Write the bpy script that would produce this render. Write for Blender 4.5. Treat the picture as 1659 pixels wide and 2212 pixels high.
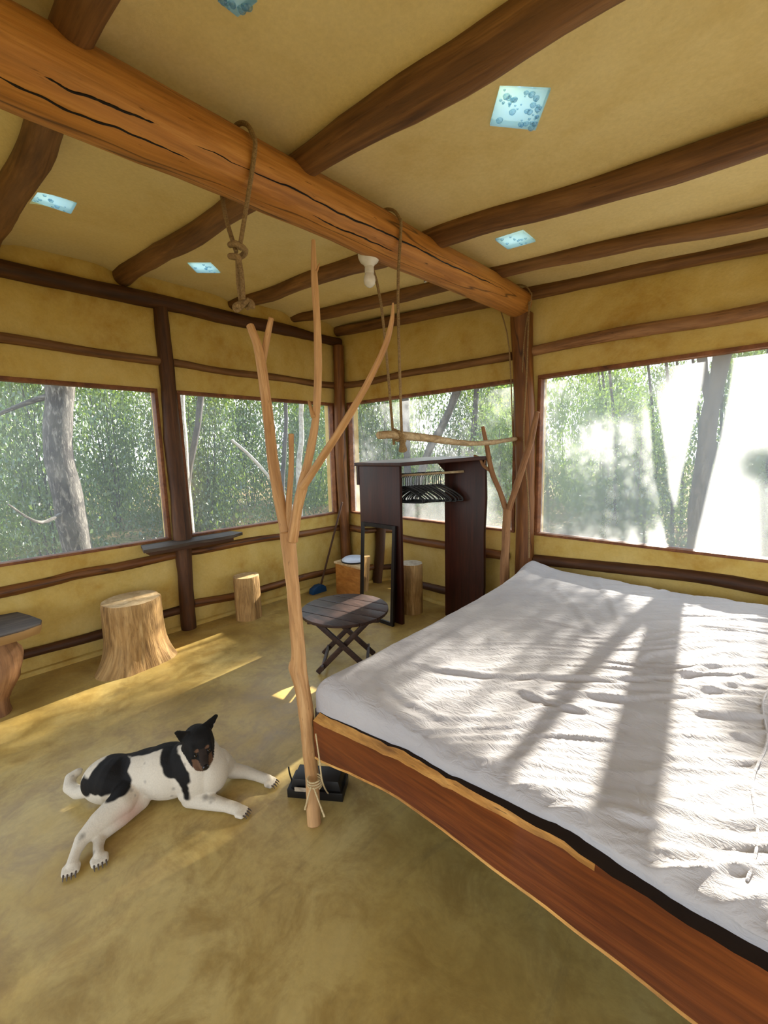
import bpy, bmesh, math, random
import numpy as np
from mathutils import Vector, Matrix, noise

for o in list(bpy.data.objects): bpy.data.objects.remove(o)
S = bpy.context.scene
COL = S.collection

# ------------------------------------------------------------------ camera
W, H = 1659, 2212
CX, CY = W / 2, H / 2
VA, VB = (1718, 953), (-150, 1000)          # vanishing points of the two walls
F = math.sqrt(-((VA[0] - CX) * (VB[0] - CX) + (VA[1] - CY) * (VB[1] - CY)))
aY = Vector((VA[0] - CX, -(VA[1] - CY), -F)).normalized()
aX = -Vector((VB[0] - CX, -(VB[1] - CY), -F)).normalized()
aZ = aX.cross(aY)
M3 = Matrix((aX, aY, aZ))
CAMH = 1.5
cam_d = bpy.data.cameras.new('camera'); cam = bpy.data.objects.new('camera', cam_d); COL.objects.link(cam)
cam_d.sensor_fit = 'VERTICAL'; cam_d.sensor_height = 36.0; cam_d.lens = F / H * 36.0
cam_d.clip_start = 0.02; cam_d.clip_end = 300
mw = M3.to_4x4(); mw.translation = Vector((0, 0, CAMH)); cam.matrix_world = mw
S.camera = cam
S.view_settings.view_transform = 'Standard'; S.view_settings.look = 'None'
S.view_settings.gamma = 1.0; S.view_settings.use_curve_mapping = False
S.view_settings.exposure = 1.6

def P(x, y, ax, val):
    """photo pixel -> point on the plane  axis = val"""
    d = M3 @ Vector((x - CX, -(y - CY), -F)); o = Vector((0, 0, CAMH))
    return o + d * ((val - o[ax]) / d[ax])
def depth(p):
    return -(M3.transposed() @ (Vector(p) - Vector((0, 0, CAMH))))[2]
def rpx(r, p): return r * depth(p) / F

# ------------------------------------------------------------------ world + sun
wd = bpy.data.worlds.new('sky'); S.world = wd; wd.use_nodes = True
nt = wd.node_tree; bg = nt.nodes['Background']
tc = nt.nodes.new('ShaderNodeTexCoord'); sep = nt.nodes.new('ShaderNodeSeparateXYZ'); rp = nt.nodes.new('ShaderNodeValToRGB')
nt.links.new(tc.outputs['Generated'], sep.inputs[0]); nt.links.new(sep.outputs[2], rp.inputs[0]); nt.links.new(rp.outputs[0], bg.inputs[0])
rp.color_ramp.elements[0].color = (.93, .95, .97, 1); rp.color_ramp.elements[1].color = (.45, .68, .95, 1)
bg.inputs[1].default_value = 1.05
SUN = Vector((-.07, .985, .46)).normalized()
sd = bpy.data.lights.new('sun', 'SUN'); sd.energy = 8.5; sd.angle = math.radians(.53); sd.color = (1, .93, .80)
so = bpy.data.objects.new('sun', sd); COL.objects.link(so)
so.rotation_euler = SUN.to_track_quat('Z', 'Y').to_euler(); so.location = SUN * 30

# ------------------------------------------------------------------ material helpers
def lin(r, g, b):
    f = lambda c: c / 12.92 if c <= .04045 else ((c + .055) / 1.055) ** 2.4
    return (f(r / 255), f(g / 255), f(b / 255), 1)
class MN:
    def __init__(s, name):
        s.m = bpy.data.materials.new(name); s.m.use_nodes = True; s.t = s.m.node_tree
        s.b = s.t.nodes['Principled BSDF']; s.out = s.t.nodes['Material Output']
    def n(s, typ, **kw):
        nd = s.t.nodes.new('ShaderNode' + typ)
        for k, v in kw.items():
            if k in nd.inputs: nd.inputs[k].default_value = v
            else: setattr(nd, k, v)
        return nd
    def l(s, a, b): s.t.links.new(a, b)
    def coord(s, kind, scale=(1, 1, 1)):
        c = s.n('TexCoord'); mp = s.n('Mapping'); mp.inputs['Scale'].default_value = scale
        s.l(c.outputs[kind], mp.inputs[0]); return mp.outputs[0]
    def noise(s, co, scale, detail=4, rough=.55, dist=0):
        nd = s.n('TexNoise', Scale=scale, Detail=detail, Roughness=rough, Distortion=dist); s.l(co, nd.inputs['Vector']); return nd.outputs['Fac']
    def ramp(s, fac, stops):
        r = s.n('ValToRGB'); e = r.color_ramp.elements
        while len(e) < len(stops): e.new(.5)
        for i, (p, c) in enumerate(stops): e[i].position = p; e[i].color = c if len(c) == 4 else (*c, 1)
        s.l(fac, r.inputs[0]); return r.outputs[0]
    def mix(s, fac, a, b, mode='MIX'):
        m = s.n('Mix', data_type='RGBA', blend_type=mode)
        for i, v in ((0, fac), (6, a), (7, b)):
            if hasattr(v, 'links'): s.l(v, m.inputs[i])
            else: m.inputs[i].default_value = v
        return m.outputs[2]
    def bump(s, h, strength, dist=.01):
        b = s.n('Bump', Strength=strength, Distance=dist); s.l(h, b.inputs['Height']); s.l(b.outputs[0], s.b.inputs['Normal'])
    def base(s, c, rough=.6, spec=.4):
        if hasattr(c, 'links'): s.l(c, s.b.inputs['Base Color'])
        else: s.b.inputs['Base Color'].default_value = c
        if hasattr(rough, 'links'): s.l(rough, s.b.inputs['Roughness'])
        else: s.b.inputs['Roughness'].default_value = rough
        s.b.inputs['Specular IOR Level'].default_value = spec
        return s.m
G = lambda v: (v, v, v, 1)

def plaster(name, light, mid, dark, rough, spec, bumpk, blotch=1.3):
    k = MN(name); co = k.coord('Object')
    a = k.noise(co, blotch, 5, .6, .6); b = k.noise(co, 9, 5, .65); c = k.noise(co, 60, 3, .6)
    col = k.ramp(a, [(.3, dark), (.5, mid), (.72, light)])
    col = k.mix(k.ramp(b, [(.35, G(.0)), (.75, G(.55))]), col, light)
    col = k.mix(.12, col, k.ramp(c, [(.3, G(.25)), (.7, G(1))]), 'MULTIPLY')
    v = k.n('TexVoronoi', Scale=3.5); k.l(co, v.inputs['Vector'])
    hh = k.n('Math', operation='ADD'); h2 = k.n('Math', operation='MULTIPLY'); h2.inputs[1].default_value = .35
    k.l(c, h2.inputs[0]); k.l(b, hh.inputs[0]); k.l(h2.outputs[0], hh.inputs[1])
    k.bump(hh.outputs[0], bumpk, .012)
    return k.base(col, rough, spec)
MAT = {}
MAT['ceil'] = plaster('ceiling plaster', lin(230, 212, 158), lin(224, 204, 146), lin(214, 191, 129), .85, .2, .35)
MAT['wall'] = plaster('wall plaster', lin(216, 192, 122), lin(200, 170, 90), lin(176, 138, 58), .8, .25, .45, 1.8)
def floor_mat():
    k = MN('polished earth floor'); co = k.coord('Object')
    a = k.noise(co, 1.1, 6, .62, .8); b = k.noise(co, 5, 6, .68, .5); c = k.noise(co, 45, 4, .6)
    col = k.ramp(a, [(.28, lin(156, 128, 64)), (.48, lin(190, 162, 92)), (.7, lin(210, 188, 124))])
    col = k.mix(k.ramp(b, [(.36, G(.75)), (.56, G(0))]), col, lin(156, 126, 66))
    g = k.noise(k.coord('Object', (1.6, .5, 1)), 2.2, 7, .72, 1.2)
    col = k.mix(k.ramp(g, [(.57, G(0)), (.72, G(.6))]), col, lin(132, 112, 72))
    col = k.mix(.18, col, k.ramp(c, [(.3, G(.3)), (.7, G(1))]), 'MULTIPLY')
    ro = k.ramp(b, [(.3, G(.30)), (.7, G(.55))])
    k.bump(b, .25, .006)
    return k.base(col, ro, .45)
MAT['floor'] = floor_mat()

def wood(name, cols, coord='UV', scale=(14, 1.2, 1), rough=.55, spec=.35, bumpk=.35, crack=.0, spots=.0, edge=None):
    """cols dark..light; grain runs along the axis with the small scale"""
    k = MN(name); co = k.coord(coord, scale); flat = k.coord(coord, (1, 1, 1))
    a = k.noise(co, 1.6, 6, .62, .7); b = k.noise(co, 6, 4, .6, .3); lo = k.noise(flat, 1.8, 3)
    n = len(cols); col = k.ramp(a, [(.28 + .44 * i / (n - 1), c) for i, c in enumerate(cols)])
    col = k.mix(k.ramp(b, [(.3, G(.55)), (.55, G(0))]), col, cols[0])
    col = k.mix(k.ramp(lo, [(.4, G(0)), (.75, G(.45))]), col, cols[-1])
    if crack:
        w = k.noise(k.coord(coord, (scale[0] * .3, scale[1] * .35, scale[2] * .3)), 1.6, 3, .45, 0)
        line = k.ramp(w, [(.490, G(0)), (.4985, G(crack)), (.5015, G(crack)), (.510, G(0))])
        col = k.mix(line, col, (cols[0][0] * .2, cols[0][1] * .2, cols[0][2] * .2, 1))
    if spots:
        sp = k.noise(k.coord(coord, (scale[0] * 2.6, scale[1] * 7, scale[2] * 2.6)), 2.6, 2, .5)
        col = k.mix(k.ramp(sp, [(.68, G(0)), (.75, G(spots))]), col, (cols[0][0] * .3, cols[0][1] * .3, cols[0][2] * .3, 1))
    k.bump(b, bumpk, .006)
    return k.base(col, rough, spec)
MAT['beam'] = wood('amber beam log', [lin(118, 74, 28), lin(172, 114, 50), lin(202, 146, 76)], scale=(12, .7, 1), rough=.5, crack=.8, spots=.75)
MAT['rafter'] = wood('brown rafter log', [lin(66, 42, 22), lin(112, 76, 42), lin(146, 106, 64)], scale=(14, .8, 1), rough=.6, spots=.4)
MAT['darklog'] = wood('dark wall log', [lin(38, 22, 12), lin(74, 44, 22), lin(102, 66, 36)], scale=(9, .8, 1), rough=.6)
MAT['post'] = wood('reddish post', [lin(56, 30, 12), lin(110, 66, 28), lin(150, 100, 48)], scale=(10, .8, 1), rough=.5, crack=.7)
MAT['frame'] = wood('window frame wood', [lin(70, 36, 18), lin(118, 70, 38), lin(150, 98, 58)], 'Object', (6, 6, 6), rough=.6)
MAT['drift'] = wood('peeled branch', [lin(136, 94, 54), lin(184, 138, 88), lin(212, 172, 122)], scale=(16, 1.4, 1), rough=.6, spots=.5)
MAT['drift2'] = wood('grey brown branch', [lin(84, 54, 32), lin(140, 98, 62), lin(172, 130, 88)], scale=(16, 1.4, 1), rough=.65, spots=.6)
MAT['birch'] = wood('pale rod bark', [lin(96, 76, 52), lin(168, 142, 104), lin(202, 184, 148)], scale=(12, 6, 1), rough=.7, spots=.8)
MAT['stump'] = wood('stump bark', [lin(92, 64, 34), lin(170, 132, 80), lin(206, 172, 118)], scale=(13, 1.6, 1), rough=.75, bumpk=.9, spots=.6)
MAT['cut'] = wood('sawn end grain', [lin(160, 122, 76), lin(204, 172, 124), lin(222, 198, 156)], 'Object', (7, 7, 7), rough=.7)
MAT['cutgrey'] = wood('grey end grain', [lin(120, 104, 84), lin(170, 154, 130), lin(200, 188, 168)], 'Object', (7, 7, 7), rough=.7)
MAT['ward'] = wood('mahogany board', [lin(24, 8, 4), lin(50, 19, 10), lin(70, 30, 16)], 'Object', (14, 14, 1), rough=.38, bumpk=.1)
MAT['table'] = wood('dark table slat', [lin(30, 20, 17), lin(58, 40, 34), lin(80, 58, 50)], 'Object', (3, 22, 22), rough=.45, bumpk=.15)
MAT['slab'] = wood('red bed slab', [lin(60, 24, 8), lin(104, 50, 18), lin(136, 74, 30)], 'Object', (.9, 9, 13), rough=.35, bumpk=.12)
MAT['sapwood'] = wood('pale live edge', [lin(110, 66, 24), lin(190, 134, 62), lin(222, 172, 96)], 'Object', (2, 12, 14), rough=.6, bumpk=.5, spots=.7)
MAT['darkslab'] = wood('grey shelf slab', [lin(34, 26, 20), lin(66, 54, 44), lin(100, 86, 72)], 'Object', (12, 1.2, 12), rough=.62, bumpk=.3)
MAT['crate'] = wood('varnished crate wood', [lin(120, 68, 22), lin(166, 106, 44), lin(190, 134, 66)], 'Object', (3, 3, 9), rough=.5, bumpk=.2)
MAT['rope'] = wood('hemp rope', [lin(96, 74, 46), lin(150, 122, 82), lin(178, 150, 106)], scale=(60, 90, 1), rough=.9, bumpk=.8)
MAT['twine'] = wood('pale twine', [lin(170, 146, 100), lin(206, 184, 138), lin(226, 208, 170)], scale=(60, 90, 1), rough=.9)
def plain(name, c, rough=.5, spec=.4, metal=0):
    k = MN(name); co = k.coord('Object'); a = k.noise(co, 18, 3)
    c2 = (c[0] * .82, c[1] * .82, c[2] * .82, 1)
    k.b.inputs['Metallic'].default_value = metal
    return k.base(k.ramp(a, [(.3, c2), (.7, c)]), rough, spec)
MAT['black'] = plain('black plastic', lin(20, 19, 19), .4)
MAT['mirrorframe'] = plain('black frame paint', lin(14, 9, 8), .4)
MAT['white'] = plain('white porcelain', lin(226, 222, 212), .25, .5)
MAT['bulb'] = plain('frosted bulb glass', lin(232, 228, 220), .15, .5)
MAT['enamel'] = plain('white enamel', lin(214, 222, 236), .3, .5)
MAT['blue'] = plain('blue plastic', lin(18, 66, 110), .5)
MAT['steel'] = plain('steel', lin(190, 190, 190), .3, .5, 1)
MAT['mattress'] = plain('grey blue ticking', lin(112, 118, 130), .9, .1)
MAT['darkvoid'] = plain('dark board and gap shade', lin(44, 34, 28), .8, .1)
k = MN('mirror glass'); k.b.inputs['Metallic'].default_value = 1; MAT['mirror'] = k.base(lin(222, 224, 224), .02, .5)
k = MN('cotton sheet'); co = k.coord('Object'); a = k.noise(co, 3, 3); fn = k.noise(co, 420, 2); fine = k.noise(k.coord('Object', (6, 14, 8)), 2.6, 4, .6, 1.2)
k.b.inputs['Sheen Weight'].default_value = .15
ad = k.n('Math', operation='MULTIPLY_ADD'); ad.inputs[1].default_value = .06; k.l(fn, ad.inputs[0]); k.l(fine, ad.inputs[2]); k.bump(ad.outputs[0], .5, .014)
MAT['sheet'] = k.base(k.ramp(a, [(.3, lin(176, 174, 178)), (.7, lin(190, 188, 190))]), .85, .15)
# insect screens: part clear, part scattering threads; the sunlit one scatters more to whiten its glare
def screen_mat(name, f0, f1):
    k = MN(name); k.t.nodes.remove(k.b)
    tr = k.n('BsdfTransparent'); tl = k.n('BsdfTranslucent'); df = k.n('BsdfDiffuse'); mx = k.n('MixShader'); m2 = k.n('MixShader')
    tl.inputs[0].default_value = (.92, .95, .98, 1); df.inputs[0].default_value = (.45, .47, .48, 1); mx.inputs[0].default_value = .3
    k.l(tl.outputs[0], mx.inputs[1]); k.l(df.outputs[0], mx.inputs[2])
    ns = k.noise(k.coord('Object', (1, 1, .35)), 2.4, 4); fr = k.ramp(ns, [(.3, G(f0)), (.7, G(f1))])
    k.l(fr, m2.inputs[0]); k.l(tr.outputs[0], m2.inputs[1]); k.l(mx.outputs[0], m2.inputs[2]); k.l(m2.outputs[0], k.out.inputs[0]); return k.m
MAT['screen'] = screen_mat('insect screen', .11, .18); MAT['glarescreen'] = screen_mat('insect screen with sun glare', .26, .34)
# skylight glass
k = MN('blue skylight glass'); k.t.nodes.remove(k.b)
tr = k.n('BsdfTransparent'); tl = k.n('BsdfTranslucent'); gl = k.n('BsdfGlossy', Roughness=.1); mx = k.n('MixShader'); m2 = k.n('MixShader')
tr.inputs[0].default_value = (.62, .82, .95, 1); tl.inputs[0].default_value = (.66, .85, .97, 1); mx.inputs[0].default_value = .45; m2.inputs[0].default_value = .06
k.l(tr.outputs[0], mx.inputs[1]); k.l(tl.outputs[0], mx.inputs[2]); k.l(mx.outputs[0], m2.inputs[1]); k.l(gl.outputs[0], m2.inputs[2]); k.l(m2.outputs[0], k.out.inputs[0]); MAT['glass'] = k.m
k = MN('glass bubble'); k.t.nodes.remove(k.b)
tr = k.n('BsdfTransparent'); gl = k.n('BsdfGlossy', Roughness=.05); tl = k.n('BsdfTranslucent'); mx = k.n('MixShader'); m2 = k.n('MixShader'); fz = k.n('LayerWeight', Blend=.35)
tr.inputs[0].default_value = (.78, .88, .92, 1); tl.inputs[0].default_value = (.45, .62, .72, 1)
k.l(fz.outputs['Facing'], mx.inputs[0]); k.l(tr.outputs[0], mx.inputs[1]); k.l(tl.outputs[0], mx.inputs[2]); m2.inputs[0].default_value = .08
k.l(mx.outputs[0], m2.inputs[1]); k.l(gl.outputs[0], m2.inputs[2]); k.l(m2.outputs[0], k.out.inputs[0]); MAT['bubble'] = k.m
def leafmat(name, c1, c2, c3):
    k = MN(name); k.t.nodes.remove(k.b)
    oi = k.n('ObjectInfo'); ns = k.noise(k.coord('Object'), 9, 2)
    ad = k.n('Math', operation='MULTIPLY_ADD'); ad.inputs[1].default_value = .3; k.l(oi.outputs['Random'], ad.inputs[0]); k.l(ns, ad.inputs[2])
    c = k.ramp(ad.outputs[0], [(.35, c1), (.62, c2), (.9, c3)])
    d = k.n('BsdfDiffuse'); t = k.n('BsdfTranslucent'); g = k.n('BsdfGlossy', Roughness=.35); m = k.n('MixShader'); m2 = k.n('MixShader'); m.inputs[0].default_value = .32; m2.inputs[0].default_value = .10
    k.l(c, d.inputs[0]); k.l(k.mix(.35, c, lin(180, 206, 60)), t.inputs[0]); k.l(d.outputs[0], m.inputs[1]); k.l(t.outputs[0], m.inputs[2])
    k.l(m.outputs[0], m2.inputs[1]); k.l(g.outputs[0], m2.inputs[2]); k.l(m2.outputs[0], k.out.inputs[0]); return k.m
MAT['leafA'] = leafmat('leaf green', lin(34, 64, 26), lin(62, 98, 38), lin(104, 136, 54))
MAT['leafB'] = leafmat('leaf dark', lin(24, 50, 28), lin(46, 78, 42), lin(82, 114, 56))
MAT['leafC'] = leafmat('leaf lime', lin(66, 102, 34), lin(104, 138, 48), lin(150, 172, 70))
MAT['bark'] = wood('rough grey bark', [lin(20, 16, 15), lin(46, 40, 38), lin(150, 146, 138)], scale=(14, 5, 1), rough=.9, bumpk=1, spots=.6)
MAT['palebark'] = wood('pale bark', [lin(120, 110, 98), lin(176, 170, 160), lin(214, 210, 202)], scale=(10, 8, 1), rough=.85, spots=.7)
MAT['greybark'] = wood('smooth grey bark', [lin(34, 31, 32), lin(62, 58, 58), lin(92, 88, 86)], scale=(10, 3, 1), rough=.85)
def ground_mat():
    k = MN('leaf litter ground'); co = k.coord('Object'); a = k.noise(co, .7, 4); b = k.noise(co, 14, 5)
    col = k.ramp(b, [(.3, lin(70, 52, 34)), (.55, lin(128, 104, 70)), (.75, lin(168, 146, 108))])
    col = k.mix(k.ramp(a, [(.45, G(0)), (.65, G(.5))]), col, lin(74, 96, 44)); k.bump(b, .8, .04); return k.base(col, .95, .1)
MAT['ground'] = ground_mat()
k = MN('dog fur'); at = k.n('Attribute', attribute_name='fur'); fn = k.noise(k.coord('Object'), 160, 3)
k.bump(fn, .35, .004); MAT['fur'] = k.base(k.mix(.25, at.outputs['Color'], k.ramp(fn, [(.3, G(.6)), (.7, G(1))]), 'MULTIPLY'), .75, .25)
MAT['eye'] = plain('dog eye', lin(24, 14, 10), .08, .6)
MAT['nose'] = plain('dog nose', lin(20, 16, 16), .3, .5)
MAT['claw'] = plain('dog claw', lin(86, 74, 66), .4)

# ------------------------------------------------------------------ geometry helpers
class Geo:
    def __init__(s): s.v = []; s.f = []; s.uv = []; s.mi = []
    def add(s, vs, fs, uvs=None, mi=0):
        b = len(s.v); s.v += [Vector(v) for v in vs]
        for i, f in enumerate(fs):
            s.f.append([b + j for j in f]); s.uv.append(uvs[i] if uvs else [(0, 0)] * len(f)); s.mi.append(mi)
        return s
    def box(s, lo, hi, mi=0):
        x0, y0, z0 = lo; x1, y1, z1 = hi
        vs = [(x0, y0, z0), (x1, y0, z0), (x1, y1, z0), (x0, y1, z0), (x0, y0, z1), (x1, y0, z1), (x1, y1, z1), (x0, y1, z1)]
        return s.add(vs, [(3, 2, 1, 0), (4, 5, 6, 7), (0, 1, 5, 4), (1, 2, 6, 5), (2, 3, 7, 6), (3, 0, 4, 7)], mi=mi)
    def bar(s, a, b, w, t, side=None, mi=0):
        """rectangular bar a->b, w across 'side', t across the third axis"""
        a, b = Vector(a), Vector(b); d = (b - a).normalized(); sd_ = Vector(side if side else (0, 0, 1)); sd_ = (sd_ - d * sd_.dot(d)).normalized(); u = d.cross(sd_)
        vs = [p + sd_ * (i * w / 2) + u * (j * t / 2) for p in (a, b) for i, j in ((-1, -1), (1, -1), (1, 1), (-1, 1))]
        return s.add(vs, [(0, 1, 2, 3), (7, 6, 5, 4), (0, 4, 5, 1), (1, 5, 6, 2), (2, 6, 7, 3), (3, 7, 4, 0)], mi=mi)
    def prism(s, poly, axis, c0, c1, mi=0):
        """poly of 2D points extruded along axis; remaining axes in order"""
        def mk(p, c):
            q = list(p); q.insert(axis, c); return Vector(q)
        n = len(poly); vs = [mk(p, c0) for p in poly] + [mk(p, c1) for p in poly]
        fs = [tuple(range(n)), tuple(range(2 * n - 1, n - 1, -1))] + [((i + 1) % n, i, n + i, n + (i + 1) % n) for i in range(n)]
        return s.add(vs, fs, mi=mi)
    def tube(s, pts, rad, seg=12, sub=4, wob=0., freq=3., caps=True, mi=0, capmi=None, squash=None, bend=0.):
        pts = [Vector(p) for p in pts]; n = len(pts)
        if not hasattr(rad, '__len__'): rad = [rad] * n
        cp, cr = [], []
        for i in range(n - 1):
            p0 = pts[max(i - 1, 0)]; p1 = pts[i]; p2 = pts[i + 1]; p3 = pts[min(i + 2, n - 1)]
            for j in range(sub):
                t = j / sub
                cp.append(.5 * ((2 * p1) + (p2 - p0) * t + (2 * p0 - 5 * p1 + 4 * p2 - p3) * t * t + (3 * p1 - p0 - 3 * p2 + p3) * t ** 3)); cr.append(rad[i] + (rad[i + 1] - rad[i]) * t)
        cp.append(pts[-1]); cr.append(rad[-1])
        if bend:
            cp = [p + Vector((noise.noise(p * 1.3 + Vector((7, 0, 0))), noise.noise(p * 1.3 + Vector((0, 9, 0))), noise.noise(p * 1.3 + Vector((0, 0, 5))))) * bend for p in cp]
        tan = (cp[1] - cp[0]).normalized(); up = Vector((0, 0, 1)) if abs(tan.z) < .9 else Vector((1, 0, 0)); nr = (up - tan * up.dot(tan)).normalized()
        b0 = len(s.v); L = 0; rings = []; off = random.random() * 20
        m = len(cp)
        for i, p in enumerate(cp):
            if i: L += (p - cp[i - 1]).length
            t2 = (cp[min(i + 1, m - 1)] - cp[max(i - 1, 0)])
            if t2.length > 1e-9: tan = t2.normalized()
            nr = (nr - tan * nr.dot(tan)).normalized(); bn = tan.cross(nr); ring = []
            for a in range(seg):
                th = 2 * math.pi * a / seg; d = nr * math.cos(th) + bn * math.sin(th)
                r = cr[i]
                if wob: r *= 1 + wob * noise.noise((p + d * r * 1.5) * freq) + wob * .4 * noise.noise((p + d * r) * freq * 4)
                s.v.append(p + d * r); ring.append(len(s.v) - 1)
            rings.append((ring, L, cr[i], tan.copy()))
        for i in range(m - 1):
            A, la, ra, _ = rings[i]; B, lb, rb, _ = rings[i + 1]
            for a in range(seg):
                a2 = (a + 1) % seg; u0 = a / seg * 6.28 * rad[0]; u1 = (a + 1) / seg * 6.28 * rad[0]
                s.f.append([A[a], A[a2], B[a2], B[a]]); s.uv.append([(u0, la + off), (u1, la + off), (u1, lb + off), (u0, lb + off)]); s.mi.append(mi)
        if caps:
            for (ring, l, r, tn), sg, p in ((rings[0], -1, cp[0]), (rings[-1], 1, cp[-1])):
                inner = []
                for q in ring:
                    s.v.append(p + (s.v[q] - p) * .82 + tn * sg * r * .16); inner.append(len(s.v) - 1)
                s.v.append(p + tn * sg * r * .2); c = len(s.v) - 1
                for a in range(seg):
                    a2 = (a + 1) % seg
                    q = [ring[a], inner[a], inner[a2], ring[a2]] if sg == 1 else [ring[a2], inner[a2], inner[a], ring[a]]
                    q = q[::-1]; s.f.append(q); s.uv.append([(0, l)] * 4); s.mi.append(mi)
                    q = [inner[a], inner[a2], c] if sg == 1 else [inner[a2], inner[a], c]
                    s.f.append(q); s.uv.append([(s.v[z].x * 1., s.v[z].y) for z in q]); s.mi.append(mi if capmi is None else capmi)
        return s
    def lathe(s, c, prof, seg=24, mi=0, axis=(0, 0, 1)):
        ax = Vector(axis).normalized(); q = ax.to_track_quat('Z', 'Y'); c = Vector(c); n = len(prof)
        vs = [c + q @ Vector((r * math.cos(2 * math.pi * a / seg), r * math.sin(2 * math.pi * a / seg), z)) for r, z in prof for a in range(seg)]
        fs = [(i * seg + a, i * seg + (a + 1) % seg, (i + 1) * seg + (a + 1) % seg, (i + 1) * seg + a) for i in range(n - 1) for a in range(seg)]
        fs += [tuple(range(seg))[::-1], tuple(range((n - 1) * seg, n * seg))]
        return s.add(vs, fs, mi=mi)
def build(name, g, mats, org=(0, 0, 0), smooth=True, bevel=0, autos=35):
    org = Vector(org); me = bpy.data.meshes.new(name)
    me.from_pydata([v - org for v in g.v], [], g.f)
    uvl = me.uv_layers.new(name='UVMap'); flat = [c for f in g.uv for uv in f for c in uv]; uvl.data.foreach_set('uv', flat)
    if not isinstance(mats, (list, tuple)): mats = [mats]
    for m in mats: me.materials.append(MAT[m])
    me.polygons.foreach_set('material_index', g.mi)
    if bevel:
        bm = bmesh.new(); bm.from_mesh(me); bmesh.ops.bevel(bm, geom=[e for e in bm.edges if len(e.link_faces) == 2 and e.calc_face_angle(0) > .6], offset=bevel, segments=2, affect='EDGES', profile=.6); bm.to_mesh(me); bm.free()
    if len(g.f) < 400:
        bm = bmesh.new(); bm.from_mesh(me); bmesh.ops.recalc_face_normals(bm, faces=bm.faces); bm.to_mesh(me); bm.free()
    if smooth:
        me.polygons.foreach_set('use_smooth', [True] * len(me.polygons))
        try: me.set_sharp_from_angle(angle=math.radians(autos))
        except Exception: pass
    me.update(); o = bpy.data.objects.new(name, me); COL.objects.link(o); o.location = org
    return o
def thing(name, label, cat, base=(0, 0, 0), group=None):
    o = bpy.data.objects.new(name, None); COL.objects.link(o); o.location = base; o.empty_display_size = .05
    return tag(o, label, cat, group)
def tag(o, label, cat, group=None):
    o['label'] = label; o['category'] = cat
    if group: o['group'] = group
    return o
def wloc(o):
    l = Vector(o.location)
    return l + wloc(o.parent) if o.parent else l
def part(name, root, g, mats, label=None, org=None, **kw):
    """mesh built in room coordinates, made a child of root"""
    b = wloc(root); o = build(name, g, mats, b if org is None else org, **kw); o.location = Vector(b if org is None else org) - b; o.parent = root
    if label: o['label'] = label
    return o
def struct(name, g, mats, **kw):
    o = build(name, g, mats, **kw); o['kind'] = 'structure'; return o
def copy_tree(o, parent=None):
    c = o.copy(); COL.objects.link(c)
    if parent: c.parent = parent
    for ch in list(o.children): copy_tree(ch, c)
    return c
R = random.Random(7); random.seed(7)

# ------------------------------------------------------------------ room shell
XL, YB, XR, YF = -3.79, 3.30, 2.40, -2.20
T = .16
def ceil_z(x): return 2.93 - .085 * (x - XL)
struct('floor', Geo().box((XL - T, YF - T, -.25), (XR + T, YB + T, 0)), 'floor', smooth=False)

RAFTER_Y = []          # filled below, used by the ceiling relief
def on_ceil(x, y, dz):
    d = M3 @ Vector((x - CX, -(y - CY), -F)); o = Vector((0, 0, CAMH))
    # z = 2.93 - .085 (x - XL) - dz
    t = (2.93 + .085 * XL - dz - o.z) / (d.z + .085 * d.x); return o + d * t
rafters = [
    ([(-6, 470), (60, 340), (170, 60)], .056),
    ([(265, 590), (560, 440), (650, 372), (945, 165), (1192, 0)], .060),
    ([(492, 655), (790, 583), (930, 520), (1300, 408), (1659, 266)], .057),
    ([(628, 688), (900, 632), (1060, 596), (1350, 528), (1659, 460)], .048)]
RL = []
for px, r in rafters:
    ps = [on_ceil(x, y, .075) for x, y in px]; ps.sort(key=lambda p: p.x)
    xs = np.array([p.x for p in ps]); ys = np.array([p.y for p in ps]); c = np.polyfit(xs, ys, 1); c[0] *= .9
    c[1] = ys.mean() - c[0] * xs.mean(); RL.append((c, r))
RL.append((np.array([0.0, -.62]), .09)); RL.append((np.array([0.0, -1.5]), .09))
def relief(x, y):
    z = 0
    for c, r in RL:
        d = y - (c[0] * x + c[1]); z += .045 * math.exp(-(d / (r * 1.9)) ** 2)
    z += .05 * math.exp(-((YB - y) / .12) ** 2) + .03 * math.exp(-((x - XL) / .1) ** 2)
    return z
def ceiling():
    g = Geo(); nx, ny = 110, 130; x0, x1, y0, y1 = XL - T, XR + T, YF - T, YB + T; b = []
    for j in range(ny + 1):
        for i in range(nx + 1):
            x = x0 + (x1 - x0) * i / nx; y = y0 + (y1 - y0) * j / ny
            g.v.append(Vector((x, y, ceil_z(x) - relief(x, y) + .012 * noise.noise(Vector((x * 1.3, y * 1.3, 0))))))
    n = len(g.v)
    for q in range(n): g.v.append(Vector((g.v[q].x, g.v[q].y, ceil_z(g.v[q].x) + .13)))
    def f(*q): g.f.append(list(q)); g.uv.append([(0, 0)] * 4); g.mi.append(0)
    w = nx + 1
    for j in range(ny):
        for i in range(nx):
            a = j * w + i; f(a, a + w, a + w + 1, a + 1); f(n + a, n + a + 1, n + a + w + 1, n + a + w)
    for i in range(nx):
        a = i; f(a, a + 1, n + a + 1, n + a); a = ny * w + i; f(a + 1, a, n + a, n + a + 1)
    for j in range(ny):
        a = j * w; f(a + w, a, n + a, n + a + w); a = j * w + nx; f(a, a + w, n + a + w, n + a)
    return g
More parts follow.
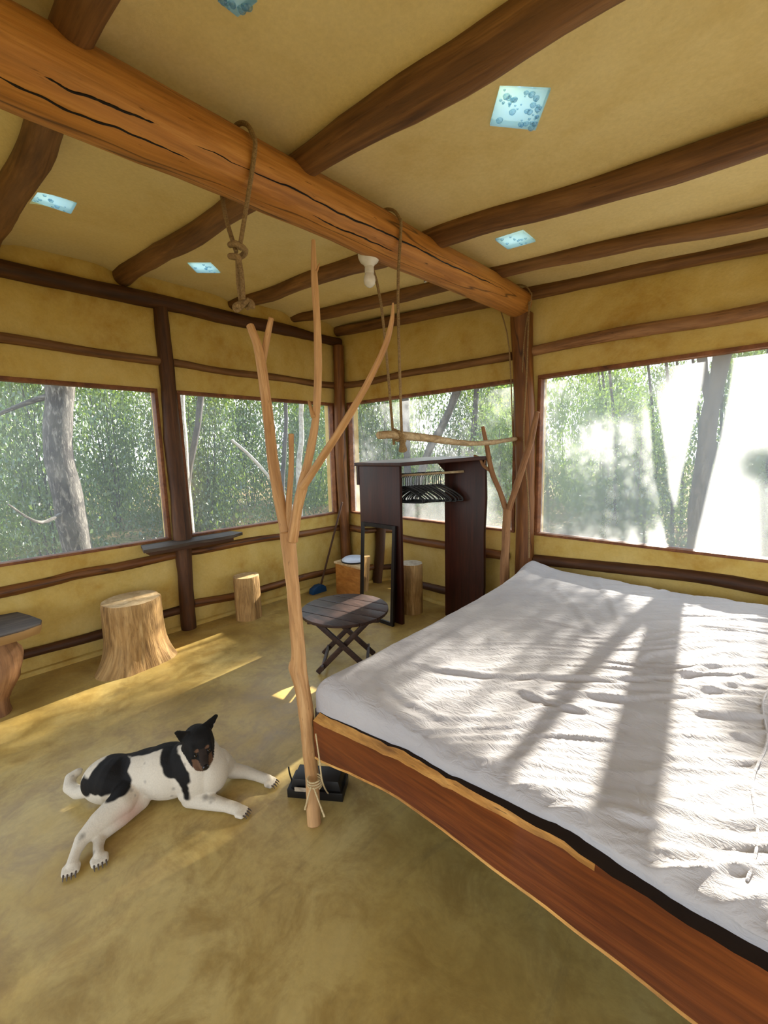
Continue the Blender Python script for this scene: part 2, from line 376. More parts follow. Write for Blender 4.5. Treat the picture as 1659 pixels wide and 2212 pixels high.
SKY = [[(62, 430), (80, 407), (166, 437), (153, 460)], [(405, 567), (425, 588), (476, 588), (455, 567)],
       [(470, -2), (513, 32), (556, -2), (513, -38)], [(1080, 183), (1190, 190), (1157, 278), (1058, 268)], [(1070, 517), (1130, 499), (1157, 520), (1097, 537)]]
SKYQ = [[on_ceil(x, y, .0) for x, y in q] for q in SKY]
ceil_o = struct('ceiling', ceiling(), 'ceil')
cut = Geo()
for q in SKYQ:
    c = sum(q, Vector()) / 4; qq = sorted(q, key=lambda p: math.atan2(p.y - c.y, p.x - c.x))
    cut.prism([(p.x, p.y) for p in qq], 2, 1.9, 3.4)
cut_o = build('cutter', cut, 'ceil', smooth=False)
md = ceil_o.modifiers.new('holes', 'BOOLEAN'); md.object = cut_o; md.operation = 'DIFFERENCE'; md.solver = 'EXACT'
bpy.context.view_layer.update(); dg = bpy.context.evaluated_depsgraph_get(); me = bpy.data.meshes.new_from_object(ceil_o.evaluated_get(dg)); ceil_o.modifiers.clear(); ceil_o.data = me
bpy.data.objects.remove(cut_o)
me.polygons.foreach_set('use_smooth', [True] * len(me.polygons)); me.set_sharp_from_angle(angle=math.radians(40))

WT, WS = 2.05, .80
WIN_L = [(-1.75, 1.335), (1.485, 3.185)]
WIN_B = [(-3.685, -1.645), (-1.472, .92), (1.08, 2.2)]
def wall_strip(g, lo, hi, wins, mk):
    """mk(a0,a1,z0,z1) adds a box of wall; wins along the wall"""
    mk(lo, hi, -.02, WS); mk(lo, hi, WT, 3.1)
    c = lo
    for a, b in wins: mk(c, a, WS, WT); c = b
    mk(c, hi, WS, WT)
def sloped(g, a0, a1, z0, z1, along_x, c0, c1):
    if along_x:
        zt0 = min(z1, ceil_z(a0) + .06); zt1 = min(z1, ceil_z(a1) + .06)
        g.prism([(a0, z0), (a1, z0), (a1, zt1), (a0, zt0)], 1, c0, c1)
    else:
        zt = min(z1, ceil_z((c0 + c1) / 2) + .06); g.box((c0, a0, z0), (c1, a1, zt))
def open_side(g, ax):
    # unseen sides left open for ceiling daylight: low kerb, plaster band under the roof
    if ax: sloped(g, XL, XR, -.02, .10, True, YF - T, YF); sloped(g, XL, XR, 2.22, 3.1, True, YF - T, YF); g.box((XL, YF - T, .10), (XL + .12, YF, 2.22)); g.box((-.75, YF - T, .10), (-.63, YF, 2.22))
    else: g.box((XR, YF, -.02), (XR + T, YB + T, .10)); g.box((XR, YF - T, 2.22), (XR + T, YB + T, ceil_z(XR) + .04)); g.box((XR, YF - T, .1), (XR + T, YF + .1, 2.22)); g.box((XR, .45, .1), (XR + T, .57, 2.22)); g.box((XR, YB - .1, .1), (XR + T, YB + T, 2.22))
gl_ = Geo(); wall_strip(gl_, YF, YB + T, WIN_L, lambda a, b, z0, z1: sloped(gl_, a, b, z0, z1, False, XL - T, XL)); wall_left = struct('wall_left', gl_, 'wall', smooth=False)
gb = Geo(); wall_strip(gb, XL, XR, WIN_B, lambda a, b, z0, z1: sloped(gb, a, b, z0, z1, True, YB, YB + T)); wall_back = struct('wall_back', gb, 'wall', smooth=False)
gr = Geo(); open_side(gr, False); struct('wall_right', gr, 'wall', smooth=False)
gf = Geo(); open_side(gf, True); struct('wall_front', gf, 'wall', smooth=False)
# plaster skirting that rolls out to the floor
bb = Geo().tube([(XL + .005, YF, .0), (XL + .005, .9, .0), (XL + .01, YB, .0)], .035, 10, 12, .25, 2); struct('baseboard_left', bb, 'wall')
bb = Geo().tube([(XL, YB - .005, .0), (-1, YB - .005, .0), (XR, YB - .005, .0)], .035, 10, 12, .25, 2); struct('baseboard_back', bb, 'wall')

def window(n, along_x, a, b, c, inner, side_in=False):
    """c: wall face coordinate, inner: +-1 direction into the room"""
    w = bpy.data.objects.new('window_%d' % n, None); COL.objects.link(w); w['kind'] = 'structure'
    mid = (a + b) / 2; w.location = (mid, c, WS) if along_x else (c, mid, WS)
    def bx(u0, u1, z0, z1, d0, d1):
        lo, hi = min(c + inner * d0, c + inner * d1), max(c + inner * d0, c + inner * d1)
        return Geo().box((u0, lo, z0), (u1, hi, z1)) if along_x else Geo().box((lo, u0, z0), (hi, u1, z1))
    t = .026
    part('frame_top', w, bx(a, b, WT - t, WT, -.07, .014), 'frame', bevel=.004)
    part('frame_bottom', w, bx(a, b, WS, WS + t * .8, -.07, .014), 'frame', bevel=.004)
    part('frame_side', w, bx(a, a + t, WS + t * .8, WT - t, -.07, .014), 'frame', bevel=.004)
    part('frame_side', w, bx(b - t, b, WS + t * .8, WT - t, -.07, .014), 'frame', bevel=.004)
    s = Geo(); d = c - inner * .045
    vs = [(u, d, z) if along_x else (d, u, z) for u, z in ((a + t, WS + t * .8), (b - t, WS + t * .8), (b - t, WT - t), (a + t, WT - t))]
    s.add(vs, [(0, 1, 2, 3)]); part('insect_screen', w, s, 'glarescreen' if n == 4 else 'screen', 'translucent pale insect screen', smooth=False)
    return w
window(1, False, *WIN_L[0], XL, 1); window(2, False, *WIN_L[1], XL, 1)
window(3, True, *WIN_B[0], YB, -1); window(4, True, *WIN_B[1], YB, -1); window(5, True, *WIN_B[2], YB, -1)

# wall rails: thin logs let into the plaster, parts of their wall
def rail(wall, pts, r, mat, n=1.0):
    g = Geo().tube(pts, r, 12, 14, .16, 3.0, bend=.03); part('wall_rail', wall, g, mat)
LX = XL + .012
rail(wall_left, [(LX, YF, 2.28), (LX, 0.0, 2.29), (LX, 1.36, 2.262)], .034, 'rafter'); rail(wall_left, [(LX, 1.47, 2.265), (LX, 2.4, 2.25), (LX, 3.2, 2.24)], .032, 'rafter')
rail(wall_left, [(LX, YF, .62), (LX, .2, .632), (LX, .7, .655), (LX, 1.36, .668)], .037, 'post'); rail(wall_left, [(LX, 1.47, .665), (LX, 2.2, .668), (LX, 3.2, .64)], .034, 'post')
rail(wall_left, [(LX, YF, .16), (LX, .3, .165), (LX, 1.36, .175)], .036, 'darklog'); rail(wall_left, [(LX, 1.47, .2), (LX, 2.2, .17), (LX, 3.2, .14)], .036, 'post')
BY = YB - .012
rail(wall_back, [(-3.72, BY, 2.245), (-2.6, BY, 2.235), (-1.68, BY, 2.23)], .033, 'rafter'); rail(wall_back, [(-1.50, BY - .01, 2.235), (-.6, BY, 2.23), (.9, BY, 2.22), (XR, BY, 2.22)], .04, 'drift2')
rail(wall_back, [(-3.72, BY, .64), (-2.6, BY, .61), (-1.68, BY, .60)], .04, 'post'); rail(wall_back, [(-1.44, BY, .60), (-.6, BY, .635), (.9, BY, .64), (XR, BY, .64)], .042, 'darklog')
rail(wall_back, [(-3.72, BY, .15), (-2.4, BY, .16), (0, BY, .16), (XR, BY, .16)], .036, 'darklog')

# ------------------------------------------------------------------ log frame of the roof
def log(name, label, pts, r, mat, cat='beam', seg=20, wob=.1, bend=.025, base=None, group=None, sub=14):
    g = Geo().tube(pts, r, seg, sub, wob, 2.2, bend=bend, capmi=0); o = build(name, g, mat, base if base is not None else pts[0]); return tag(o, label, cat, group)
mb = log('main_beam', 'thick amber round log beam carrying the rafters and the hanging ropes', [(-1.59, YF + .02, 2.56), (-1.59, .3, 2.565), (-1.6, 1.3, 2.575), (-1.585, 3.2, 2.57)], [.125, .118, .112, .098], 'beam', seg=28, wob=.07, bend=.02)
from mathutils.bvhtree import BVHTree
mbv = BVHTree.FromPolygons([tuple(v.co + mb.location) for v in mb.data.vertices], [tuple(p.vertices) for p in mb.data.polygons])
for (y0, y1, a0, a1, sd0) in ((.30, .62, -38, -34, 1.), (.62, 2.9, -34, -8, 2.), (1.2, 1.75, -58, -52, 3.), (.1, .75, -62, -58, 4.)):
    cp_ = []; nn_ = 70
    for q in range(nn_ + 1):
        t = q / nn_; y = y0 + (y1 - y0) * t; an = math.radians(a0 + (a1 - a0) * t + 7 * noise.noise(Vector((y * 4, sd0, 0))) + 3 * noise.noise(Vector((y * 17, sd0, 3))))
        d_ = Vector((math.cos(an), 0, math.sin(an))); c_ = Vector((-1.592, y, 2.57)); h_ = mbv.ray_cast(c_ + d_ * .5, -d_)
        if h_[0]: cp_.append(h_[0] - d_ * .0015)
    rr_ = [.0042 * math.sin(math.pi * min(1, max(.02, q / (len(cp_) - 1)))) ** .5 * (1 + .5 * noise.noise(Vector((q * .3, sd0, 0)))) for q in range(len(cp_))]
    part('crack', mb, Geo().tube(cp_, rr_, 6, 1), 'mirrorframe')
rl = ['thick dark brown log rafter crossing the main beam over the wide stump',
      'thick brown log rafter crossing the main beam just past the knotted hanging rope',
      'brown log rafter crossing the main beam beside the white lamp holder',
      'slim reddish log rafter between the lamp holder rafter and the back wall log',
      'log rafter over the bed side of the room near the front wall', 'log rafter closest to the front wall']
for i, (c, r) in enumerate(RL):
    pts = []
    for t in range(9):
        x = XL + .0 + (XR - XL) * t / 8; pts.append((x, c[0] * x + c[1], ceil_z(x) - .062 - r * .28))
    log('roof_rafter', rl[i], pts, [r * (1 + .12 * math.sin(i * 2 + t * 1.3)) for t in range(9)], 'rafter', cat='rafter', seg=18, wob=.14, bend=.035, sub=8, group='log rafters under the plaster ceiling')
log('wall_plate', 'dark rough log lying along the top of the left wall', [(XL + .03, YF, 2.71), (XL + .03, .4, 2.71), (XL + .02, 1.9, 2.715), (XL + .035, YB - .02, 2.715)], [.055, .05, .058, .046], 'darklog', wob=.2, bend=.03, cat='beam')
log('wall_plate', 'reddish log sloping along the top of the back wall above the windows', [(XL + .02, YB - .03, ceil_z(XL) - .09), (-1.7, YB - .03, ceil_z(-1.7) - .09), (-.2, YB - .03, ceil_z(-.2) - .07), (XR, YB - .03, ceil_z(XR) - .06)], [.05, .048, .04, .04], 'rafter', wob=.2, bend=.03, cat='beam')
log('corner_post', 'crooked orange brown log post in the corner of the two window walls', [(XL + .085, YB - .075, 0), (XL + .085, YB - .085, .6), (XL + .07, YB - .085, 1.4), (XL + .07, YB - .075, 2.1), (XL + .07, YB - .075, 2.66)], [.062, .058, .064, .058, .058], 'post', cat='post', bend=.01)
log('beam_post', 'squared reddish log post under the end of the main beam between two windows', [(-1.52, YB - .05, 0), (-1.53, YB - .05, .8), (-1.55, YB - .05, 1.6), (-1.585, YB - .05, 2.3), (-1.59, YB - .06, 2.5)], [.075, .072, .078, .082, .085], 'post', cat='post', bend=.012)
log('wall_post', 'dark red log post behind the plank shelf between the left windows', [(XL + .045, 1.395, 0), (XL + .06, 1.40, .45), (XL + .045, 1.41, .82), (XL + .02, 1.41, 1.5), (XL + .02, 1.415, 2.2), (XL + .015, 1.418, 2.68)], [.062, .058, .072, .064, .058, .05], 'darklog', cat='post', bend=.012, wob=.14)
log('window_post', 'log post at the far end of the large sunlit window', [(1.0, YB - .05, 0), (1.0, YB - .05, 1.2), (1.0, YB - .05, 2.45)], .08, 'post', cat='post')

# skylights
names = ['blue glass skylight set beside the dark rafter far from the corner', 'blue glass skylight between the thick rafter and the left wall', 'blue glass skylight just beside the main beam over the dog',
         'bubbled blue glass skylight in the ceiling over the bed', 'blue glass skylight near the end of the main beam and back window']
for i, q in enumerate(SKYQ):
    c = sum(q, Vector()) / 4; qq = sorted(q, key=lambda p: math.atan2(p.y - c.y, p.x - c.x))
    t = thing('skylight', names[i], 'skylight', (c.x, c.y, ceil_z(c.x) + .02), 'glass skylights in the ceiling')
    g = Geo(); g.add([(c.x + (p.x - c.x) * .995, c.y + (p.y - c.y) * .995, ceil_z(p.x) + z) for z in (-.006, .018) for p in qq], [(3, 2, 1, 0), (4, 5, 6, 7), (0, 1, 5, 4), (1, 2, 6, 5), (2, 3, 7, 6), (3, 0, 4, 7)])
    pane = part('glass_pane', t, g, 'glass', smooth=False)
    nb = 46 if i == 3 else 12; bub = Geo()
    for b in range(nb):
        u, v = R.uniform(.06, .94), R.uniform(.06, .94)
        p = qq[0].lerp(qq[1], u).lerp(qq[3].lerp(qq[2], u), v); r = R.uniform(.003, .013)
        bub.lathe((p.x, p.y, ceil_z(p.x) - .006), [(r, 0), (r * .85, -r * .45), (r * .5, -r * .75), (r * .1, -r * .85)], 10)
    o = part('glass_bubbles', pane, bub, 'bubble'); o['kind'] = 'stuff'

# ------------------------------------------------------------------ bed
YR = .93
up_px = [(690, 1566), (780, 1606), (875, 1652), (959, 1698), (1060, 1752), (1184, 1816), (1312, 1901), (1449, 1993), (1659, 2122)]
lo_px = [(690, 1645), (757, 1672), (857, 1722), (957, 1794), (1060, 1874), (1184, 1966), (1312, 2064), (1449, 2172), (1540, 2240)]
upz = [P(x, y, 1, YR) for x, y in up_px]; loz = [P(x, y, 1, YR) for x, y in lo_px]
bed = thing('platform_bed', 'platform bed framed by thick reddish live-edge slabs', 'bed', (-.3, 2.05, 0))
def slab_rail():
    g = Geo(); n = 60; X0, X1 = -1.31, .80
    ux, uz = [p.x for p in upz], [p.z for p in upz]; lx, lz = [p.x for p in loz], [p.z for p in loz]
    prof = []
    for i in range(n + 1):
        x = X0 + (X1 - X0) * i / n; zu = float(np.interp(x, ux, uz)); zl = float(np.interp(x, lx, lz)) + .004 * noise.noise(Vector((x * 9, 0, 0)))
        e = .006 * noise.noise(Vector((x * 11, 3, 0))) + .005 * noise.noise(Vector((x * 30, 5, 0)))
        # section points y,z : lower front, upper front, live-edge crest back, back top, back bottom, bottom
        cw = .034 * max(.03, 1 - (i / 30.) ** 1.6) if i < 30 else .001
        prof.append([(YR, zl + .007), (YR, zu + e), (YR + cw + e * min(1, cw * 30), zu + .018 + e), (YR + .07, zu + .020), (YR + .07, zl), (YR - .003, zl)])
    for i in range(n + 1):
        x = X0 + (X1 - X0) * i / n
        for y, z in prof[i]: g.v.append(Vector((x, y, z)))
    for i in range(n):
        for k in range(6):
            a = i * 6 + k; b = i * 6 + (k + 1) % 6; g.f.append([a, a + 6, b + 6, b]); g.uv.append([(0, 0)] * 4); g.mi.append(2 if k in (2, 3) else (1 if (k == 5 or (k == 1 and i < 30)) else 0))  # top and back faces coloured dark for the shaded gap under the sheet
    for i, rv in ((0, False), (n, True)):
        f = [i * 6 + k for k in range(6)]; g.f.append(f[::-1] if rv else f); g.uv.append([(0, 0)] * 6); g.mi.append(0)
    return g
part('front_rail', bed, slab_rail(), ['slab', 'sapwood', 'darkvoid'], autos=25)
part('side_rail', bed, Geo().box((-1.345, 1.0, .24), (-1.285, 3.05, .42)), 'slab', bevel=.01)
part('side_rail', bed, Geo().box((.73, 1.0, .24), (.79, 3.05, .42)), 'slab', bevel=.01)
part('back_rail', bed, Geo().box((-1.33, 3.05, .24), (.79, 3.11, .42)), 'slab', bevel=.01)
for i in range(9): part('bed_slat', bed, Geo().box((-1.285, 1.02 + i * .225, .385), (.73, 1.19 + i * .225, .415)), 'darkvoid', bevel=.004)
for x, y in ((-.85, 1.75), (.35, 1.75), (-.85, 2.75), (.35, 2.75)):
    part('leg', bed, Geo().tube([(x, y, 0), (x, y, .2), (x, y, .385)], [.085, .08, .08], 14, 4, .1), 'darkslab')
part('rail_end', bed, Geo().tube([(-1.38, 1.02, .30), (-1.375, 1.015, .37), (-1.37, 1.01, .43)], [.022, .026, .02], 10, 3, .2), 'darkslab')

mx0, mx1, my0, my1 = -1.335, .74, .968, 3.13
mat_o = build('mattress', Geo().box((mx0 + .05, my0 + .045, .418), (mx1 - .05, my1 - .06, .572)), 'mattress', (-.3, 2.05, .425), bevel=.04)
tag(mat_o, 'grey blue mattress showing as a sliver under the white sheet', 'mattress')
ZT = .602
folds = [([(870, 1425), (940, 1445), (1050, 1460), (1200, 1466), (1330, 1474), (1450, 1468), (1540, 1440), (1659, 1375)], .020, .022),
         ([(1170, 1498), (1330, 1512), (1480, 1505), (1580, 1480), (1659, 1430)], .017, .02),
         ([(1090, 1482), (1160, 1508), (1230, 1530), (1310, 1552)], .018, .02), ([(1480, 1540), (1560, 1550), (1659, 1552)], .014, .018),
         ([(1300, 1740), (1360, 1765), (1430, 1785)], .013, .018), ([(1420, 1640), (1540, 1640), (1659, 1650)], .010, .016), ([(1500, 1720), (1580, 1700), (1659, 1705)], .012, .02),
         ([(1460, 1590), (1560, 1580), (1659, 1610)], .010, .016), ([(800, 1455), (880, 1515), (980, 1560)], .014, .022), ([(1280, 1240), (1320, 1300), (1350, 1380)], .012, .03),
         ([(1190, 1260), (1250, 1320), (1300, 1400)], .010, .03), ([(1000, 1330), (1180, 1345), (1320, 1380)], .008, .02), ([(960, 1280), (1060, 1255), (1130, 1225)], .012, .012),
         ([(1360, 1445), (1400, 1420), (1480, 1405), (1580, 1395)], .014, .02), ([(1400, 1830), (1520, 1850), (1640, 1880)], .012, .018), ([(1180, 1760), (1300, 1830), (1420, 1870)], .012, .02)]
FP = []
for px, amp, w in folds:
    q = np.array([tuple(P(x, y, 2, ZT))[:2] for x, y in px]); FP.append((q, amp, w))
seamx = [P(1645, 1500, 2, ZT).x, P(1645, 1800, 2, ZT).x]
def sheet():
    nx, ny = 340, 340; r = .07; drop = .165; ext = r * 1.57 + drop - r
    s = np.linspace(-ext, (mx1 - mx0) + ext - 2 * r + 2 * r, nx + 1)
    def fold(a, L):
        # arc-length param a in [-ext, L+ext] -> position, drop, outward
        pos = np.zeros_like(a); dz = np.zeros_like(a)
        for i, q in enumerate(a):
            if q < r: t = r - q; side = 0
            elif q > L - r: t = q - (L - r); side = 1
            else: pos[i] = q; continue
            if t < r * 1.5708: th = t / r; o_ = r * math.sin(th); z = r * (1 - math.cos(th))
            else: o_ = r; z = r + (t - r * 1.5708)
            pos[i] = (r - o_) if side == 0 else (L - r + o_); dz[i] = z
        return pos, dz
    Lx, Ly = mx1 - mx0, my1 - my0
    ext = r * .5708 + drop - r + r * .0 
    px_, dx_ = fold(np.linspace(-ext, Lx + ext, nx + 1), Lx); py_, dy_ = fold(np.linspace(-ext, Ly + ext, ny + 1), Ly)
    Xg, Yg = np.meshgrid(px_ + mx0, py_ + my0); DX, DY = np.meshgrid(dx_, dy_)
    dz = np.maximum(DX, DY) + .25 * np.minimum(DX, DY); dz = np.minimum(dz, drop + .012)
    front = (DY > DX) & (Yg < 2)
    hemz = np.interp(Xg, [-1.34, -.9, -.5, 0, .75], [.450, .455, .475, .535, .55])
    dz = np.where(front, dz * (ZT - hemz) / (drop + .012), dz)
    Z = ZT - dz
    vy = (Yg - my0) / Ly; vx = (Xg - mx0) / Lx
    Xg = Xg - .10 * np.clip(vy, 0, 1) ** 1.5 * np.clip(1 - vx * 3, 0, 1)          # far left corner pulled out
    topm = np.clip(1 - dz / .05, 0, 1)
    Z = Z + .05 * np.exp(-(((Xg + 1.43) / .16) ** 2 + ((Yg - 3.05) / .22) ** 2)) + .012 * np.sin(Xg * 3.1) * np.sin(Yg * 2.3) * topm
    for q, amp, w in FP:
        best = np.full(Xg.shape, 9.); sg = np.zeros_like(best); fade = np.zeros_like(best); nseg = len(q) - 1
        for i in range(nseg):
            a, b = q[i], q[i + 1]; d = b - a; L = np.hypot(*d); ux, uy = d / L
            t = np.clip(((Xg - a[0]) * ux + (Yg - a[1]) * uy), 0, L); cx_, cy_ = a[0] + ux * t, a[1] + uy * t
            ds = np.hypot(Xg - cx_, Yg - cy_); side = (Xg - a[0]) * -uy + (Yg - a[1]) * ux; m = ds < best
            best = np.where(m, ds, best); sg = np.where(m, side, sg); fade = np.where(m, (i + t / L) / nseg, fade)
        f = np.clip(np.minimum(fade, 1 - fade) * 5, 0, 1)
        sd_ = np.where(sg > 0, best, -best)
        w = w * .8; amp = amp * .48; Z = Z + topm * amp * f * (np.exp(-(best / w) ** 2) + .35 * np.exp(-((sd_ - w * 3) / (w * 2.2)) ** 2) - .45 * np.exp(-((sd_ + w * 1.6) / w) ** 2))
    g = Geo(); nw = np.zeros_like(Z); ox = np.zeros_like(Z); oy = np.zeros_like(Z)
    for j in range(ny + 1):
        for i in range(nx + 1):
            x, y = Xg[j, i], Yg[j, i]; warp = .12 * noise.noise(Vector((x * 1.7, y * 1.7, 4)))
            a = x * .78 + y * .62 + warp; b = -x * .62 + y * .78 + warp * 1.3
            n1 = abs(noise.noise(Vector((a * 1.5, b * 13, 1)))); n2 = abs(noise.noise(Vector((a * 2.6, b * 30, 2)))); n3 = noise.noise(Vector((x * 5, y * 5, 3)))
            right = min(1, max(.25, (x + 1.25) * 1.1)); v = (.0105 * (1 - min(1, n1 * 2.8)) ** 1.6 + .0036 * (1 - min(1, n2 * 2.6)) ** 1.5) * right + .006 * n3
            k = topm[j, i]; Z[j, i] += v * (.25 + .75 * k)
            if k < .5:
                n4 = noise.noise(Vector((x * 5, y * 5, Z[j, i] * 2))) * .010
                if DY[j, i] > DX[j, i]: Y_ = -1 if y < 2 else 1; Yg[j, i] += Y_ * n4
                else: Xg[j, i] += (-1 if x < 0 else 1) * n4
            g.v.append(Vector((Xg[j, i], Yg[j, i], Z[j, i])))
    w = nx + 1
    for j in range(ny):
        for i in range(nx):
            a = j * w + i; g.f.append([a, a + 1, a + w + 1, a + w]); g.uv.append([(0, 0)] * 4); g.mi.append(0)
    return g
shg = sheet()
sh = build('bed_sheet', shg, 'sheet', (-.3, 2.05, .43), autos=180); tag(sh, 'wrinkled white cotton sheet stretched over the mattress', 'bed sheet')
hem = Geo(); 
hx = sum(seamx) / 2
bvt = [(hx + .01 * math.sin(t), 1.06 + t * .074, 0) for t in range(28)]
from mathutils.bvhtree import BVHTree
bvh = BVHTree.FromPolygons([tuple(v) for v in shg.v], [tuple(f) for f in shg.f])
hp = []
for x, y, _ in bvt:
    h_ = bvh.ray_cast(Vector((x, y, 1.2)), Vector((0, 0, -1)))
    if h_[0]: hp.append(h_[0] + Vector((0, 0, .0018)))
hem.tube(hp, .0032, 6, 3); part('hem_seam', sh, hem, 'sheet')

# ------------------------------------------------------------------ bed posts of forked branches
def branch_thing(name, label, chains, Y, mat, base, yoff=None):
    t = thing(name, label, 'bed post', base); last = t
    for i, (nm, ch) in enumerate(chains):
        pts, rad = [], []
        for k, (x, y, r) in enumerate(ch):
            yy = Y + (yoff[i] * k / max(1, len(ch) - 1) if yoff else 0); p = P(x, y, 1, yy); pts.append(p); rad.append(rpx(r, p))
        if nm == 'trunk':
            pts[0].z = .0
            if base: pts[0].x, pts[0].y = base[0], base[1]
        ow = t
        if nm in ('twig', 'knot'): ow = [c for c in t.children if c.name.startswith('trunk' if nm == 'knot' else 'branch')][-1]
        part(nm, ow, Geo().tube(pts, rad, 14, 5, .14, 9), mat)
    return t
branch_thing('forked_branch_post', 'tall peeled forked branch standing as bed post beside the dog', [
    ('trunk', [(680, 1774, 14.5), (674, 1690, 14), (668, 1610, 15.5), (661, 1540, 16.5), (652, 1480, 16), (644, 1442, 18), (644, 1400, 14), (637, 1310, 14), (629, 1230, 15), (622, 1150, 17)]),
    ('branch', [(622, 1165, 13), (606, 1095, 12.5), (592, 1010, 12.5), (579, 900, 11.5), (568, 810, 10.5), (557, 750, 9.5), (540, 704, 8)]),
    ('branch', [(566, 795, 7), (574, 745, 7), (586, 687, 5.5)]),
    ('branch', [(624, 1165, 7), (624, 1090, 6.5), (629, 1010, 6), (629, 938, 6)]),
    ('branch', [(632, 1168, 12), (641, 1110, 11.5), (655, 1045, 11.5), (668, 985, 9.5), (682, 905, 8.5), (687, 800, 8), (685, 700, 8), (679, 600, 7.5), (677, 519, 4)]),
    ('branch', [(654, 1052, 9.5), (695, 990, 8.5), (742, 917, 8.5), (790, 835, 7.5), (830, 752, 6.5), (846, 695, 5), (849, 655, 2.5)]),
    ('twig', [(676, 900, 5), (671, 880, 4), (667, 866, 2.5)]), ('twig', [(683, 588, 3), (687, 578, 2.2), (690, 568, 1)]),
    ('knot', [(640, 1455, 9), (633, 1442, 9), (634, 1428, 7)])], .93, 'drift', (-1.305, .905, 0), [0, -.05, 0.0, .03, .04, .05, .02, .03, 0])
branch_thing('forked_branch_post', 'smaller grey brown forked branch post at the bed corner near the back window', [
    ('trunk', [(1088, 1400, 11), (1090, 1240, 10), (1093, 1170, 9), (1096, 1100, 9.5)]),
    ('branch', [(1094, 1105, 6.5), (1080, 1062, 5.5), (1062, 1018, 5.5), (1052, 965, 5), (1043, 922, 4)]),
    ('branch', [(1097, 1105, 7), (1112, 1062, 7), (1130, 1005, 7), (1148, 945, 7), (1160, 890, 5)]),
    ('twig', [(1062, 1018, 4), (1045, 1006, 3.5), (1036, 990, 3), (1024, 984, 2)]), ('twig', [(1045, 1006, 2.5), (1050, 988, 1.5)])], 3.06, 'drift2', (-1.60, 3.06, 0))

# ------------------------------------------------------------------ hanging rod, ropes, lamp
BXc, BZc = -1.595, 2.57
def over_beam(y, n=9, r=.118):     # loop of rope over the top of the beam
    return [(BXc + r * math.cos(a), y, BZc + r * math.sin(a)) for a in [math.pi * i / (n - 1) for i in range(n)]]
rod = thing('hanging_rod', 'crooked pale branch hung as a clothes rod by ropes from the main beam', 'rod', (-1.59, 2.4, 1.55))
rp_ = [P(818, 940, 0, -1.59), P(860, 940, 0, -1.59), P(935, 948, 0, -1.59), P(1000, 957, 0, -1.59), P(1060, 956, 0, -1.59), P(1125, 946, 0, -1.59)]
part('branch_rod', rod, Geo().tube(rp_, [.021, .024, .022, .019, .017, .015], 12, 6, .2, 9), 'birch')
def rope_loop(name, yb, yr, zr, r=.0075):
    ov = over_beam(yb, r=.125); w = .028
    a = [(BXc + w, yr + .004, zr)] + [(BXc + .06, (yb + yr) / 2, (zr + BZc) / 2 + .2)] + ov + [(BXc - .06, (yb + yr) / 2, (zr + BZc) / 2 + .2), (BXc - w, yr - .004, zr)]
    und = [(BXc - w, yr, zr - .015), (BXc, yr, zr - .03), (BXc + w, yr, zr - .015), (BXc + w, yr + .004, zr)]
    return Geo().tube(a + und, r, 8, 4)
ya = P(860, 940, 0, -1.59).y; yb_ = P(1117, 947, 0, -1.59).y
za, zb = P(860, 940, 0, -1.59).z, P(1117, 947, 0, -1.59).z
part('rope', rod, rope_loop('a', P(888, 540, 0, -1.59).y - .22, ya, za), 'rope')
part('rope', rod, rope_loop('b', P(1125, 660, 0, -1.59).y - .08, yb_, zb, .005), 'rope')
kn = Geo().tube([(BXc + .02, ya - .02, za + .02), (BXc + .03, ya + .02, za - .03), (BXc - .02, ya + .03, za - .02), (BXc - .01, ya - .02, za + .025), (BXc + .035, ya, za - .01), (BXc + .01, ya + .03, za - .05), (BXc, ya + .045, za - .085)], [.012, .013, .013, .013, .014, .016, .024], 10, 5, .2, 30)
part('knot', rod, kn, 'rope')
part('knot', rod, Geo().tube([(BXc + .01, yb_, zb + .02), (BXc + .02, yb_ + .01, zb - .02), (BXc - .01, yb_ + .01, zb - .03), (BXc, yb_, zb - .06)], .011, 8, 4, .2, 30), 'rope')

yk = .90
hr = thing('hanging_rope', 'knotted hemp rope looped over the main beam and hanging free', 'rope', (BXc, yk, 2.1))
ov = over_beam(yk + .02, r=.13)
k1 = Vector((BXc + .0, yk, 2.27))
part('rope_loop', hr, Geo().tube([k1 + Vector((.012, 0, 0)), (BXc + .07, yk + .012, 2.42)] + ov + [(BXc - .075, yk - .0, 2.42), k1 + Vector((-.012, 0, 0))], .0085, 8, 5), 'rope')
part('knot', hr, Geo().tube([k1 + Vector((-.02, -.02, .02)), k1 + Vector((.022, -.02, .012)), k1 + Vector((.022, .02, .0)), k1 + Vector((-.024, .02, -.01)), k1 + Vector((-.02, -.022, -.02)), k1 + Vector((.018, -.01, -.03)), k1 + Vector((0, 0, -.045))], .011, 8, 5), 'rope')
for dx in (-.011, .011): part('rope_tail', hr, Geo().tube([k1 + Vector((dx * .5, 0, -.03)), k1 + Vector((dx * 1.4, .002, -.10)), k1 + Vector((dx, .004, -.175))], .0085, 8, 4), 'rope')
kb = k1 + Vector((.0, .01, -.19)); kpts = [kb + Vector((R.uniform(-.032, .032), R.uniform(-.028, .028), R.uniform(-.022, .022))) for _ in range(12)]
part('end_knot', hr, Geo().tube(kpts, .0095, 8, 5), 'rope')

